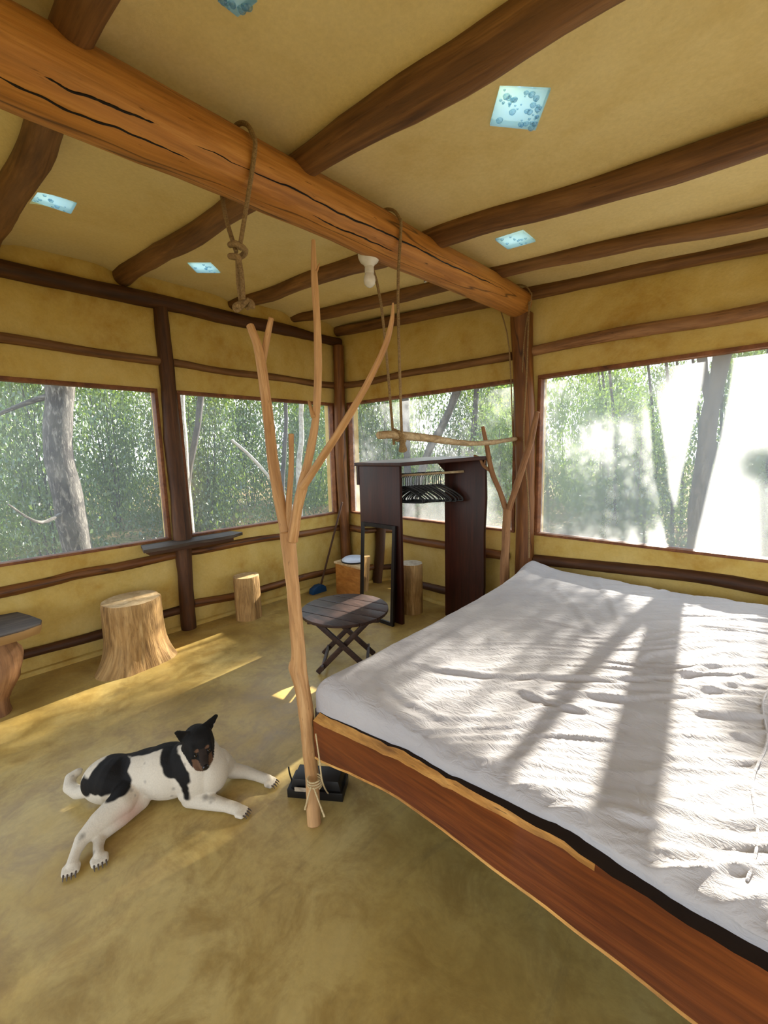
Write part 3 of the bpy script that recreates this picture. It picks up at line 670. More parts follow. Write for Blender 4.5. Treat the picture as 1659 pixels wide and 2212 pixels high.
lp = P(797, 553, 0, -1.645); lt = thing('lamp_holder', 'white porcelain lamp holder with small bulb under the main beam', 'lamp', (lp.x, lp.y, lp.z))
hold = part('holder', lt, Geo().lathe((lp.x, lp.y, lp.z), [(.054, .022), (.057, .006), (.055, -.010), (.046, -.028), (.028, -.042), (.023, -.052)], 24), 'white')
part('socket', hold, Geo().lathe((lp.x, lp.y, lp.z - .05), [(.023, 0), (.024, -.02), (.024, -.034)], 20), 'white')
part('bulb', lt, Geo().lathe((lp.x, lp.y, lp.z - .082), [(.020, 0), (.029, -.018), (.031, -.036), (.027, -.054), (.014, -.066), (.002, -.07)], 20), 'bulb')
cb = [P(688, 396, 0, -1.50), P(705, 415, 0, -1.50), P(740, 437, 0, -1.5), P(775, 456, 0, -1.5), P(810, 471, 0, -1.5)]
tag(build('black_cable', Geo().tube(cb, .006, 8, 4), 'black', cb[0]), 'black electric cable running along the top of the main beam', 'cable')
hk = P(921, 606, 0, -1.66); hko = build('wall_hook', Geo().tube([hk + Vector((.02, 0, .03)), hk + Vector((0, 0, .0)), hk + Vector((-.012, 0, -.006)), hk + Vector((-.012, 0, .012))], .005, 8, 4), 'steel', hk); tag(hko, 'small steel hook screwed into the main beam', 'hook')
cc = [P(1143, 652, 1, YB - .16), P(1138, 800, 1, YB - .15), P(1131, 950, 1, YB - .15), P(1141, 1080, 1, YB - .15), P(1143, 1205, 1, YB - .14)]
tag(build('brown_cord', Geo().tube(cc, .006, 8, 5), 'rope', cc[-1]), 'thin brown cord hanging down the front of the beam post', 'cord')

# ------------------------------------------------------------------ wardrobe
Yw = 2.66; Yw2 = 3.08
pl = [P(770, 1010, 1, Yw), P(860, 1010, 1, Yw)]; pr = [P(960, 1010, 1, Yw2), P(1047, 1000, 1, Yw2)]
wr = thing('open_wardrobe', 'dark mahogany open wardrobe with two side boards and a hanging rail', 'wardrobe', ((pl[0].x + pr[1].x) / 2, 2.87, 0))
xa, xb = pl[0].x, pl[1].x + .01; xc, xd = pr[0].x, pr[1].x; zl_, zr_ = 1.375, 1.415
part('side_board', wr, Geo().box((xa + .03, Yw, 0), (xb, Yw + .035, zl_)), 'ward', bevel=.004)
part('side_board', wr, Geo().prism([(xc, 0), (xd - .02, 0), (xd, .35), (xd - .004, .8), (xd + .01, 1.1), (xd, zr_), (xc, zr_)], 1, Yw2, Yw2 + .035), 'ward', bevel=.004)
tp = Geo(); tq = [(xa - .02, Yw - .01, zl_), (xb + .02, Yw - .01, zl_), (xd + .03, Yw2 - .03, zr_), (xd + .03, Yw2 + .06, zr_), (xc - .25, Yw2 + .06, zr_ - .004), (xa - .02, Yw + .24, zl_ + .012)]
tp.add([(x, y, z) for x, y, z in tq] + [(x, y, z + .03) for x, y, z in tq], [(5, 4, 3, 2, 1, 0), (6, 7, 8, 9, 10, 11)] + [(i, (i + 1) % 6, 6 + (i + 1) % 6, 6 + i) for i in range(6)])
part('top_board', wr, tp, 'ward', bevel=.003)
part('corner_brace', wr, Geo().prism([(xc - .09, zr_ - .002), (xc + .02, zr_ - .002), (xc + .02, zr_ - .10)], 1, Yw2 - .02, Yw2 + .0), 'ward')
part('edge_strip', wr, Geo().box((xa + .0, Yw - .004, zl_ - .17), (xa + .03, Yw + .03, zl_)), 'ward')
ra = Vector(((xa + xb) / 2 + .08, Yw + .035, 1.285)); rb = Vector(((xc + xd) / 2, Yw2, 1.318))
part('hanging_rail', wr, Geo().tube([ra, (ra + rb) / 2, rb], .011, 10, 3), 'birch', 'pale round wooden rail')
# clothes hangers
def hanger():
    t = thing('clothes_hanger', 'black plastic clothes hanger on the wardrobe rail', 'hanger', (0, 0, 0), 'black hangers crowded on the wardrobe rail')
    hk_ = Geo().tube([(-.016, 0, .0), (-.013, 0, .016), (0, 0, .022), (.014, 0, .014), (.014, 0, -.004), (.002, 0, -.022), (0, 0, -.09)], .0032, 6, 3)
    fr_ = Geo().tube([(0, 0, -.088), (.10, 0, -.135), (.18, 0, -.19), (.192, 0, -.215), (.175, 0, -.225), (0, 0, -.225), (-.175, 0, -.225), (-.192, 0, -.215), (-.18, 0, -.19), (-.10, 0, -.135), (0, 0, -.088)], .0058, 6, 3)
    part('hook', t, hk_, 'black'); part('shoulder_frame', t, fr_, 'black'); return t
h0 = hanger(); nh = 20; rd = (rb - ra)
ang = math.atan2(rd.y, rd.x) + math.pi / 2
for i in range(nh):
    o = h0 if i == 0 else copy_tree(h0)
    t = .20 + .50 * i / (nh - 1) + R.uniform(-.006, .006); p = ra + rd * t
    o.location = p - Vector((0, 0, .0062)); o.rotation_euler = (R.uniform(-.05, .05), R.uniform(-.03, .03), R.uniform(.22, .50))
# mirror leaning on the left board
mi = thing('floor_mirror', 'narrow black framed mirror leaning on the wardrobe side board', 'mirror', ((xa + xb) / 2 + .02, Yw - .05, 0))
mx_a, mx_b = P(780, 1135, 1, Yw - .03).x, P(853, 1140, 1, Yw - .03).x; mt = P(815, 1132, 1, Yw - .03).z
q0, q1 = Yw - .075, Yw - .017
def mbar(x0, z0, x1, z1, w):
    f = lambda z: q0 + (q1 - q0) * z / mt
    return Geo().bar((x0, f(z0), z0), (x1, f(z1), z1), w, .022, side=(1, 0, 0) if x0 == x1 else (0, 0, 1))
fw = .032
part('frame_side', mi, mbar(mx_a + fw / 2, .0, mx_a + fw / 2, mt, fw), 'mirrorframe'); part('frame_side', mi, mbar(mx_b - fw / 2, .0, mx_b - fw / 2, mt, fw), 'mirrorframe')
part('frame_top', mi, mbar(mx_a + fw, mt - fw / 2, mx_b - fw, mt - fw / 2, fw), 'mirrorframe'); part('frame_bottom', mi, mbar(mx_a + fw, fw / 2, mx_b - fw, fw / 2, fw), 'mirrorframe')
f_ = lambda z: q0 + (q1 - q0) * z / mt - .003
part('mirror_glass', mi, Geo().add([(mx_a + fw - .004, f_(fw), fw), (mx_b - fw + .004, f_(fw), fw), (mx_b - fw + .004, f_(mt - fw), mt - fw), (mx_a + fw - .004, f_(mt - fw), mt - fw)], [(0, 1, 2, 3)]), 'mirror', smooth=False)

# ------------------------------------------------------------------ round folding table
tc_ = Vector((-2.20, 1.88, 0)); RR = .305; HT = .42
ft = thing('round_folding_table', 'dark round folding table with slatted top between bed and mirror', 'table', tc_)
rdir = Vector((.725, .688, 0)).normalized(); fdir = Vector((-.688, .725, 0)).normalized()
nsl = 5; gap = .006; wsl = 2 * RR / nsl
for i in range(nsl):
    v0 = -RR + i * wsl + gap / 2; v1 = v0 + wsl - gap; top = []; n = 10
    for k in range(n + 1):
        v = v0 + (v1 - v0) * k / n; top.append((math.sqrt(max(1e-6, RR * RR - v * v)), v))
    poly = top + [(-u, v) for u, v in reversed(top)]
    sd2 = Vector((.97, .24, 0)); sp = Vector((-.24, .97, 0))
    vs = [tc_ + sd2 * u + sp * v + Vector((0, 0, z)) for z in (HT - .02, HT) for u, v in poly]; m = len(poly)
    g = Geo().add(vs, [tuple(range(m)), tuple(range(2 * m - 1, m - 1, -1))] + [((a + 1) % m, a, m + a, m + (a + 1) % m) for a in range(m)])
    part('table_slat', ft, g, 'table', bevel=.002)
for e in (-.14, .14):
    c = tc_ + fdir * e
    part('batten', ft, Geo().bar(c - rdir * .24 + Vector((0, 0, HT - .036)), c + rdir * .24 + Vector((0, 0, HT - .036)), .03, .03), 'table', bevel=.003)
    for sgn in (-1, 1):
        cc_ = c + fdir * (.014 * sgn)
        part('leg', ft, Geo().bar(cc_ - rdir * (.19 * sgn) + Vector((0, 0, .012)), cc_ + rdir * (.17 * sgn) + Vector((0, 0, HT - .045)), .034, .022, side=(0, 0, 1)), 'table', bevel=.003)
for sgn in (-1, 1):
    c = tc_ + rdir * (-.15 * sgn) + Vector((0, 0, .06)); part('stretcher', ft, Geo().bar(c - fdir * .17, c + fdir * .17, .028, .02), 'table', bevel=.003)

# ------------------------------------------------------------------ stumps, crate, bench, shelf
def stump(label, base, top, r0, r1, h, cutm='cut', flare=0, seed=0, lean=(0, 0)):
    t = thing('log_stool', label, 'stool', (base[0], base[1], 0), 'tree stump stools'); random.seed(seed)
    g = Geo(); seg, n = 48, 26; ring = []
    for i in range(n + 1):
        z = h * i / n; f = i / n; row = []
        for a in range(seg):
            th = 2 * math.pi * a / seg
            r = r0 + (r1 - r0) * f + flare * max(0, 1 - f * 2.2) ** 2 * (.35 + .65 * max(0, math.cos((th - 5.6) * 1) * .7 + .5 * math.cos(th * 3 + seed)))
            d = Vector((math.cos(th), math.sin(th), 0)); r *= 1 + .06 * noise.noise(d * 1.6 + Vector((seed, 0, f * .6))) + .03 * noise.noise(d * 6 + Vector((0, seed, f * 1.2))) + .012 * noise.noise(d * 16 + Vector((0, 0, f * 3)))
            if i == n: r *= .975
            g.v.append(Vector((base[0] + lean[0] * f, base[1] + lean[1] * f, z)) + d * r); row.append(len(g.v) - 1)
        ring.append(row)
    for i in range(n):
        for a in range(seg):
            a2 = (a + 1) % seg; u0, u1 = a / seg * 6.28 * r0, (a + 1) / seg * 6.28 * r0; z0, z1 = h * i / n, h * (i + 1) / n
            g.f.append([ring[i][a], ring[i][a2], ring[i + 1][a2], ring[i + 1][a]]); g.uv.append([(u0, z0), (u1, z0), (u1, z1), (u0, z1)]); g.mi.append(0)
    g.f.append(ring[0][::-1]); g.uv.append([(0, 0)] * seg); g.mi.append(0)
    part('bark', t, g, 'stump', autos=50)
    ct = Geo(); c = Vector((base[0] + lean[0], base[1] + lean[1], h + .002)); rim = [g.v[q] for q in ring[n]]
    vs = [c] + [Vector((p.x, p.y, h)) for p in rim] + [c + (p - c) * .5 + Vector((0, 0, .003 * noise.noise(p * 9))) for p in rim]
    fs = [(0, 1 + seg + a, 1 + seg + (a + 1) % seg) for a in range(seg)] + [(1 + a, 1 + (a + 1) % seg, 1 + seg + (a + 1) % seg, 1 + seg + a) for a in range(seg)]
    part('cut_top', t, ct.add(vs, fs), cutm); return t
stump('wide tree stump stool with flared root base against the left wall', (-3.47, .90), 0, .205, .195, .47, 'cut', .11, 3)
stump('slim log stool standing by the left wall near the corner', (-3.58, 1.88), 0, .118, .115, .40, 'cut', 0, 8)
stump('log stool with grey top standing under the open wardrobe', (-2.50, 2.96), 0, .105, .11, .47, 'cutgrey', 0, 12)

bx0 = P(724, 1283, 2, 0); ct = thing('wooden_crate', 'varnished wooden box stool beside the mirror holding a white dish', 'crate', (bx0.x + .22, 2.98, 0))
part('body', ct, Geo().box((bx0.x, 2.84, 0), (bx0.x + .44, 3.10, .335)), 'crate', bevel=.006)
part('lid', ct, Geo().box((bx0.x - .012, 2.828, .335), (bx0.x + .452, 3.112, .358)), 'cut', bevel=.004)
dc = P(765, 1206, 1, 2.96); dz_ = .36
dish = thing('enamel_dish', 'white enamel dish with a dark rim turned over on the wooden box', 'dish', (dc.x, 2.96, dz_))
part('rim', dish, Geo().lathe((dc.x, 2.96, dz_), [(.10, 0), (.135, .004), (.14, .012), (.134, .016)], 32), 'black')
part('bowl', dish, Geo().lathe((dc.x, 2.96, dz_ + .012), [(.134, 0), (.125, .018), (.10, .034), (.06, .042), (.01, .044)], 32), 'enamel')
br = thing('broom', 'broom with dark handle and blue head leaning in the corner', 'broom', (-3.64, 2.74, 0))
b0 = Vector((-3.64, 2.78, .07)); b1 = P(739, 1085, 1, 3.12)
part('handle', br, Geo().tube([b0, (b0 + b1) / 2, b1], .011, 8, 3), 'darklog')
part('head', br, Geo().prism([(2.64, .0), (2.83, .0), (2.82, .055), (2.78, .085), (2.72, .085), (2.65, .055)], 0, -3.675, -3.60), 'blue', bevel=.006)

# low live-edge bench with a forked leg at the left wall
bn = thing('live_edge_bench', 'low live-edge slab bench on a gnarled forked leg by the left wall', 'bench', (-3.45, .0, 0))
bp = [P(88, 1342, 2, .50), P(62, 1327, 2, .50), P(0, 1326, 2, .5), P(0, 1390, 2, .5)]
poly = [(-3.22, -1.1), (-3.23, -.4), (-3.20, .05), (-3.225, .26), (-3.27, .35), (-3.35, .365), (-3.50, .33), (-3.66, .28), (-3.70, .05), (-3.69, -.5), (-3.70, -1.1)]
g = Geo(); n = len(poly); cen = Vector((-3.46, -.3, 0))
for z, sc in ((.445, .93), (.47, .985), (.50, 1.0), (.507, .985)):
    for x, y in poly:
        d = Vector((x, y, 0)) - Vector((cen.x, min(max(y, -.8), .2), 0)); p = Vector((cen.x, min(max(y, -.8), .2), 0)) + d * sc; g.v.append(Vector((p.x, p.y, z)))
for i in range(3):
    for a in range(n): g.f.append([i * n + a, i * n + (a + 1) % n, (i + 1) * n + (a + 1) % n, (i + 1) * n + a]); g.uv.append([(0, 0)] * 4); g.mi.append(1 if i < 2 else 0)
g.f.append([a for a in range(n)][::-1]); g.uv.append([(0, 0)] * n); g.mi.append(1)
g.f.append([3 * n + a for a in range(n)]); g.uv.append([(0, 0)] * n); g.mi.append(0)
part('seat_slab', bn, g, ['darkslab', 'stump'], autos=50)
bleg = part('leg', bn, Geo().tube([(-3.36, .09, 0), (-3.36, .10, .10), (-3.35, .13, .22), (-3.36, .145, .33), (-3.38, .12, .45)], [.085, .078, .10, .105, .085], 18, 6, .22, 6), 'drift2')
part('leg', bn, Geo().tube([(-3.45, -.75, 0), (-3.45, -.74, .2), (-3.45, -.75, .45)], [.09, .08, .085], 18, 6, .2, 6), 'drift2')
part('leg_knot', bleg, Geo().tube([(-3.30, .06, .27), (-3.27, .055, .285), (-3.255, .05, .29)], [.05, .045, .03], 12, 3, .2, 12), 'darklog')

sf = thing('post_shelf', 'grey weathered live-edge plank shelf fixed to the left wall post', 'shelf', (XL + .12, 1.46, .74))
ya_, yb2 = 1.04, 1.90
pts_o = [(XL + .02, ya_ + .05), (XL + .245, ya_ + .0), (XL + .255, 1.2), (XL + .235, 1.36), (XL + .225, 1.44), (XL + .24, 1.6), (XL + .235, 1.78), (XL + .17, yb2), (XL + .02, yb2 - .04)]
part('plank', sf, Geo().prism(pts_o, 2, .772, .80), 'darkslab', bevel=.005)
part('batten', sf, Geo().box((XL + .09, ya_ + .06, .735), (XL + .19, yb2 - .10, .772)), 'darklog', bevel=.005)

# ------------------------------------------------------------------ things at the foot of the bed post
pb = thing('black_tray', 'black plastic tray with open hooked ends on the floor behind the peeled bed post', 'tray', (-1.43, 1.03, 0))
tc2 = Vector((-1.435, 1.03, 0)); ang2 = math.atan2(.145, .20); ux = Vector((math.cos(ang2), math.sin(ang2), 0)); uy = Vector((-ux.y, ux.x, 0))
def tb(a0, a1, b0, b1, z0, z1, m, nm, tp=1.0):
    vs = [tc2 + ux * a * (s_) + uy * b * s_ + Vector((0, 0, z)) for z, s_ in ((z0, 1.0), (z1, tp)) for a, b in ((a0, b0), (a1, b0), (a1, b1), (a0, b1))]
    return part(nm, pb, Geo().add(vs, [(3, 2, 1, 0), (4, 5, 6, 7), (0, 1, 5, 4), (1, 2, 6, 5), (2, 3, 7, 6), (3, 0, 4, 7)]), m, bevel=.003)
tb(-.125, .125, -.06, .06, 0, .04, 'black', 'body'); tb(-.11, .115, -.05, .05, .04, .082, 'black', 'raised_top', .9); tb(-.09, .02, -.062, -.058, .035, .055, 'cutgrey', 'label_plate')
for s_ in (-.123, .118): part('prong', pb, Geo().tube([tc2 + ux * s_ + Vector((0, 0, .03)), tc2 + ux * s_ * 1.08 + Vector((0, 0, .07)), tc2 + ux * s_ * 1.1 + Vector((0, 0, .1))], .0035, 6, 3), 'black')
wc = [P(682, 1585, 1, .915), P(690, 1640, 1, .91), P(697, 1690, 1, .92), P(712, 1716, 2, .012), P(735, 1712, 2, .008), P(742, 1690, 2, .03), P(733, 1685, 2, .05)]
tag(build('white_cord', Geo().tube(wc, .003, 6, 5), 'twine', (-1.3, .93, 0)), 'thin white cord hanging from the bed rail to the black tray', 'cord')
tw = thing('twine_tie', 'pale twine wrapped round the foot of the peeled bed post with loose ends', 'twine', (-1.305, .91, .11))
cpt = P(676, 1693, 1, .908); wr_ = rpx(15.5, cpt)
part('wrap', tw, Geo().tube([(cpt.x + wr_ * math.cos(a * .7), .917 + wr_ * math.sin(a * .7), cpt.z + .0013 * a - .012) for a in range(28)], .0032, 6, 2), 'twine')
for px in ([(672, 1700), (666, 1720), (659, 1748)], [(678, 1702), (690, 1735), (701, 1764)]):
    part('loose_end', tw, Geo().tube([P(x, y, 1, .885) for x, y in px], [.003, .003, .0045], 6, 3), 'twine')

# ------------------------------------------------------------------ dog
def dog():
    D = lambda x, y, z: P(x, y, 2, z)
    g = Geo()
    def cone(a, ra, b, rb, seg=20):
        a, b = Vector(a), Vector(b); n = 7; pts, rad = [], []
        ax = (b - a); L = ax.length; ax.normalize()
        for i in range(6): t = math.pi / 2 * (1 - i / 5.0); pts.append(a - ax * ra * math.sin(t)); rad.append(max(.0006, ra * math.cos(t)))
        for i in range(1, n): pts.append(a.lerp(b, i / n)); rad.append(ra + (rb - ra) * i / n)
        for i in range(6): t = math.pi / 2 * (i / 5.0); pts.append(b + ax * rb * math.sin(t)); rad.append(max(.0006, rb * math.cos(t)))
        g.tube(pts, rad, seg, 1)
    def chain(ps):
        for (a, ra), (b, rb) in zip(ps, ps[1:]): cone(a, ra, b, rb)
    def ell(c, ax, r3, seg=24):
        """ellipsoid: ax = (long dir, up dir)"""
        c = Vector(c); u = Vector(ax[0]).normalized(); w = Vector(ax[1]); w = (w - u * w.dot(u)).normalized(); s_ = u.cross(w); n = 16
        vs = [c + u * (r3[0] * math.cos(math.pi * i / n)) + (w * math.cos(2 * math.pi * a / seg) * r3[1] + s_ * math.sin(2 * math.pi * a / seg) * r3[2]) * max(.002, math.sin(math.pi * i / n)) for i in range(n + 1) for a in range(seg)]
        fs = [(i * seg + a, i * seg + (a + 1) % seg, (i + 1) * seg + (a + 1) % seg, (i + 1) * seg + a) for i in range(n) for a in range(seg)] + [tuple(range(seg))[::-1], tuple(range(n * seg, n * seg + seg))]
        g.add(vs, fs)
    # torso
    hip = D(238, 1682, .105); loin = D(300, 1670, .115); rib = D(365, 1664, .125); che = D(425, 1658, .135); bri = D(458, 1662, .125)
    axis = (che - hip).normalized()
    ell(hip + axis * .01, (axis, (0, 0, 1)), (.125, .098, .095)); ell((hip + loin) / 2, (axis, (0, 0, 1)), (.15, .088, .088)); ell(loin, (axis, (0, 0, 1)), (.15, .088, .09)); ell((loin + rib) / 2 + Vector((0, 0, .003)), (axis, (0, 0, 1)), (.17, .10, .096)); ell(rib, (axis, (0, 0, 1)), (.15, .118, .104)); ell(che, (axis, (0, 0, 1)), (.115, .13, .105))
    cone(D(400, 1640, .18), .075, D(440, 1632, .20), .07)                                # withers
    ell(bri, (axis, (0, 0, 1)), (.07, .10, .085))
    # neck and head
    nb = D(430, 1634, .20); hd = D(428, 1598, .285)
    cone(nb, .082, hd, .062)
    fv = (Vector((0, 0, CAMH)) - hd).normalized()                # the dog looks towards the person, muzzle lowered
    rightv = (M3 @ Vector((1, 0, 0)))
    hf = (Vector((fv.x, fv.y, 0)).normalized() * .86 + Vector((0, 0, -.50)) + Vector((rightv.x, rightv.y, 0)) * .22).normalized()
    hu = Vector((0, 0, 1)); hu = (hu - hf * hu.dot(hf)).normalized(); hs = hf.cross(hu).normalized()      # hs: towards the picture right
    hd = hd + hs * .002
    ell(hd, (hf, hu), (.070, .055, .062)); ell(hd + hf * .03 - hu * .012, (hf, hu), (.056, .043, .052))
    chain([(hd + hf * .04 - hu * .015, .040), (hd + hf * .072 - hu * .021, .030), (hd + hf * .102 - hu * .021, .0235)])
    cone(hd + hf * .05 - hu * .032, .023, hd + hf * .088 - hu * .038, .017)        # lower jaw
    for s_ in (-1, 1):
        cone(hd + hf * .038 + hu * .022 + hs * s_ * .028, .018, hd + hf * .06 + hu * .002 + hs * s_ * .034, .014)   # brow / cheek
        cone(hd + hf * .02 - hu * .02 + hs * s_ * .035, .026, hd + hf * .055 - hu * .025 + hs * s_ * .025, .02)
    # ears
    def ear(b0, b1, tip, th=.006):
        b0, b1, tip = Vector(b0), Vector(b1), Vector(tip)
        for i in range(8):
            t = i / 7.; cone(b0.lerp(b1, t), th, tip.lerp(tip + (b1 - b0) * .25, t), th * .55, 8)
    e = hd + hu * .038 + hs * .040 - hf * .022
    ear(e - hs * .018, e + hs * .022 - hu * .034, D(470, 1556, .395) if False else e + hu * .036 + hs * .036 - hf * .01, .006)
    e2 = hd + hu * .034 - hs * .042 - hf * .028
    ear(e2 + hs * .016 + hu * .012, e2 - hs * .022 - hu * .034, e2 - hs * .048 + hu * .012 - hf * .028, .007)
    # front legs
    def toes(p, dr, w=.011, n=4, L=.026):
        dr = Vector(dr); dr.z = 0; dr.normalize(); sd_ = Vector((-dr.y, dr.x, 0)); tp_ = []
        for i in range(n):
            o = (i - (n - 1) / 2) * w * 1.15; a = Vector(p) + sd_ * o; L2 = L * (1 - .12 * abs(i - 1.5)); b = a + dr * L2; a.z = .015; b.z = .0115; cone(a, .0118, b, .0105, 12); tp_.append((b, dr))
        return tp_
    claws = []
    s1 = D(420, 1668, .135); el = D(408, 1726, .035); wr1 = D(488, 1740, .028); pw1 = D(513, 1748, .02)
    cone(s1, .068, D(412, 1705, .07), .055); chain([(D(412, 1702, .075), .05), (D(412, 1722, .042), .040), (D(445, 1730, .034), .034), (wr1, .0245), (pw1, .0235)]); claws += toes(D(517, 1750, .02), pw1 - wr1)
    s2 = D(470, 1645, .14); wr2 = D(555, 1676, .026); pw2 = D(578, 1684, .02)
    cone(s2, .055, D(488, 1655, .07), .042); chain([(D(484, 1650, .085), .045), (D(500, 1664, .042), .034), (D(530, 1668, .03), .027), (wr2, .022), (pw2, .022)]); claws += toes(D(580, 1686, .02), pw2 - wr2)
    # hind legs
    chain([(D(250, 1682, .115), .092), (D(288, 1690, .10), .06), (D(262, 1735, .085), .056), (D(215, 1775, .07), .042), (D(178, 1812, .055), .027), (D(165, 1838, .04), .0195), (D(155, 1866, .024), .0185)]); claws += toes(D(154, 1870, .02), D(152, 1880, 0) - D(160, 1850, 0))
    chain([(D(285, 1705, .07), .06), (D(298, 1725, .052), .052), (D(262, 1765, .042), .036), (D(216, 1806, .03), .024), (D(212, 1830, .024), .0185), (D(213, 1848, .02), .018)]); claws += toes(D(214, 1850, .02), D(216, 1862, 0) - D(212, 1835, 0))
    # tail
    chain([(D(222, 1690, .11), .034), (D(195, 1708, .075), .026), (D(168, 1712, .055), .026), (D(150, 1700, .06), .025), (D(152, 1680, .075), .022), (D(168, 1668, .085), .017), (D(173, 1664, .088), .011)])
    me = bpy.data.meshes.new('tmp'); me.from_pydata([tuple(v) for v in g.v], [], g.f); o = bpy.data.objects.new('dog_tmp', me); COL.objects.link(o)
    m = o.modifiers.new('r', 'REMESH'); m.mode = 'VOXEL'; m.voxel_size = .0042
    m = o.modifiers.new('s', 'SMOOTH'); m.factor = .5; m.iterations = 5
    bpy.context.view_layer.update(); dg = bpy.context.evaluated_depsgraph_get(); nm = bpy.data.meshes.new_from_object(o.evaluated_get(dg)); bpy.data.objects.remove(o)
    base = Vector((hip.x * .5 + che.x * .5, hip.y * .5 + che.y * .5, 0))
    # fur colours by body region (patches are volumes round points on the coat)
    V = np.empty(len(nm.vertices) * 3, np.float32); nm.vertices.foreach_get('co', V); V = V.reshape(-1, 3)
    wob = np.array([noise.noise(Vector(v) * 14) for v in V]) * .010 + np.array([noise.noise(Vector(v) * 45) for v in V]) * .004
    white = np.array(lin(212, 202, 184)[:3]); blk = np.array(lin(17, 15, 14)[:3]); tan = np.array(lin(98, 70, 50)[:3]); pink = np.array(lin(188, 140, 124)[:3])
    col = np.tile(white, (len(V), 1))
    def blob(c, r, color, soft=.006, k=1.0):
        nonlocal col
        c = np.array(c); d = np.linalg.norm((V - c[:3]), axis=1) + wob; w = np.clip((r - d) / soft + .5, 0, 1)[:, None] * k; col = col * (1 - w) + np.array(color) * w
    def capsule(a, b, r, color, soft=.006, k=1.0, squash=None):
        nonlocal col
        a, b = np.array(a), np.array(b); ab = b - a; t = np.clip(((V - a) @ ab) / (ab @ ab), 0, 1); d = np.linalg.norm(V - (a + t[:, None] * ab), axis=1) + wob
        w = np.clip((r - d) / soft + .5, 0, 1)[:, None] * k; col = col * (1 - w) + np.array(color) * w
    for (x, y, z) in ((300, 1718, .05), (275, 1738, .06), (270, 1760, .05)): blob(D(x, y, z), .05, pink, .05, .5)
    # ticking on the white legs and flank
    rs = random.Random(3)
    for _ in range(60):
        v = V[rs.randrange(len(V))]; blob(v, rs.uniform(.003, .006), lin(120, 112, 106)[:3], .008, .55)
    for x, y in ((455, 1722), (463, 1724), (444, 1721), (438, 1712)): blob(D(x, y, .066), .010, lin(90, 86, 84)[:3], .012, .6)
    for x, y in ((178, 1806), (170, 1815)): blob(D(x, y, .08), .012, lin(60, 56, 54)[:3], .014, .7)
    capsule(D(205, 1690, .12), D(262, 1640, .13), .052, blk); capsule(D(205, 1690, .16), D(262, 1640, .17), .05, blk); blob(D(212, 1700, .165), .055, blk); blob(D(252, 1660, .18), .062, blk); blob(D(230, 1680, .175), .068, blk); blob(D(250, 1692, .17), .060, blk); blob(D(238, 1706, .16), .05, blk)           # rump
    capsule(D(302, 1624, .20), D(350, 1614, .22), .046, blk); capsule(D(345, 1608, .22), D(402, 1592, .25), .062, blk)        # back
    capsule(D(372, 1625, .22), D(374, 1665, .20), .044, blk); capsule(D(376, 1655, .21), D(390, 1698, .16), .038, blk); capsule(D(390, 1695, .15), D(400, 1728, .08), .022, blk)          # shoulder band
    # head: black cap with tan brows and muzzle
    rel = V - np.array(hd); f_, u_, s_ = rel @ np.array(hf), rel @ np.array(hu), rel @ np.array(hs)
    tt = np.clip((f_ + .02) / .135, 0, 1); ax_ = np.array(hf)[None] * (tt * .135 - .02)[:, None] - np.array(hu)[None] * (tt * .02)[:, None]
    headm = (np.linalg.norm(rel - ax_, axis=1) < .076 - .036 * tt) | ((u_ > .015) & (np.linalg.norm(rel, axis=1) < .16) & (f_ > -.09))
    hm = headm & (rel[:, 2] > -.12)
    col[hm] = blk
    mz = hm & (f_ > .052) & (u_ + wob * .4 < -.004) & (np.abs(s_) < .040) ; col[mz] = tan
    tp_ = hm & (f_ > .03) & (np.abs(s_) < .013) & (u_ > -.02); col[tp_] = blk * 1.3
    bz = hm & (f_ > .06) & (np.abs(s_) < .016) & (u_ > -.008); col[bz] = blk * 2 + tan * .12
    for q in (-1, 1):
        d = np.linalg.norm(rel - np.array(hf * .062 + hu * .026 + hs * q * .021), axis=1); col[hm & (d < .0085)] = tan * 1.2
        d = np.linalg.norm(rel - np.array(hf * .05 - hu * .03 + hs * q * .04), axis=1); col[hm & (d < .012)] = tan * .9
    lo = hm & (u_ < -.036) & (f_ > .05) & (np.abs(s_) < .03) & (f_ < .13); col[lo] = tan * .85
    ca = nm.color_attributes.new('fur', 'FLOAT_COLOR', 'POINT'); ca.data.foreach_set('color', np.concatenate([col, np.ones((len(V), 1))], 1).astype(np.float32).ravel())
    nm.transform(Matrix.Translation(-base)); nm.materials.clear(); nm.materials.append(MAT['fur']); nm.polygons.foreach_set('use_smooth', [True] * len(nm.polygons)); nm.name = 'body'
    root = thing('dog', 'short haired black and white dog with tan face markings lying on the floor', 'dog', base)
    bo = bpy.data.objects.new('body', nm); COL.objects.link(bo); bo.parent = root
    for q in (-1, 1):
        c = hd + hf * .066 + hu * .008 + hs * q * .0265; part('eye', root, Geo().lathe(c, [(.001, -.009), (.006, -.007), (.0085, -.002), (.0085, .002), (.006, .007), (.001, .009)], 12, axis=hf), 'eye')
    c = hd + hf * .122 - hu * .014; ng = Geo(); ng.lathe(c, [(.002, -.012), (.010, -.009), (.0145, -.002), (.013, .004), (.007, .008), (.001, .009)], 14, axis=hf); part('nose', root, ng, 'nose')
    for b, dr in claws: part('claw', root, Geo().tube([b + dr * .006 + Vector((0, 0, .004)), b + dr * .016 + Vector((0, 0, .001)), b + dr * .023 - Vector((0, 0, .007))], [.0034, .0028, .001], 7, 2), 'claw')
    return root
dog()

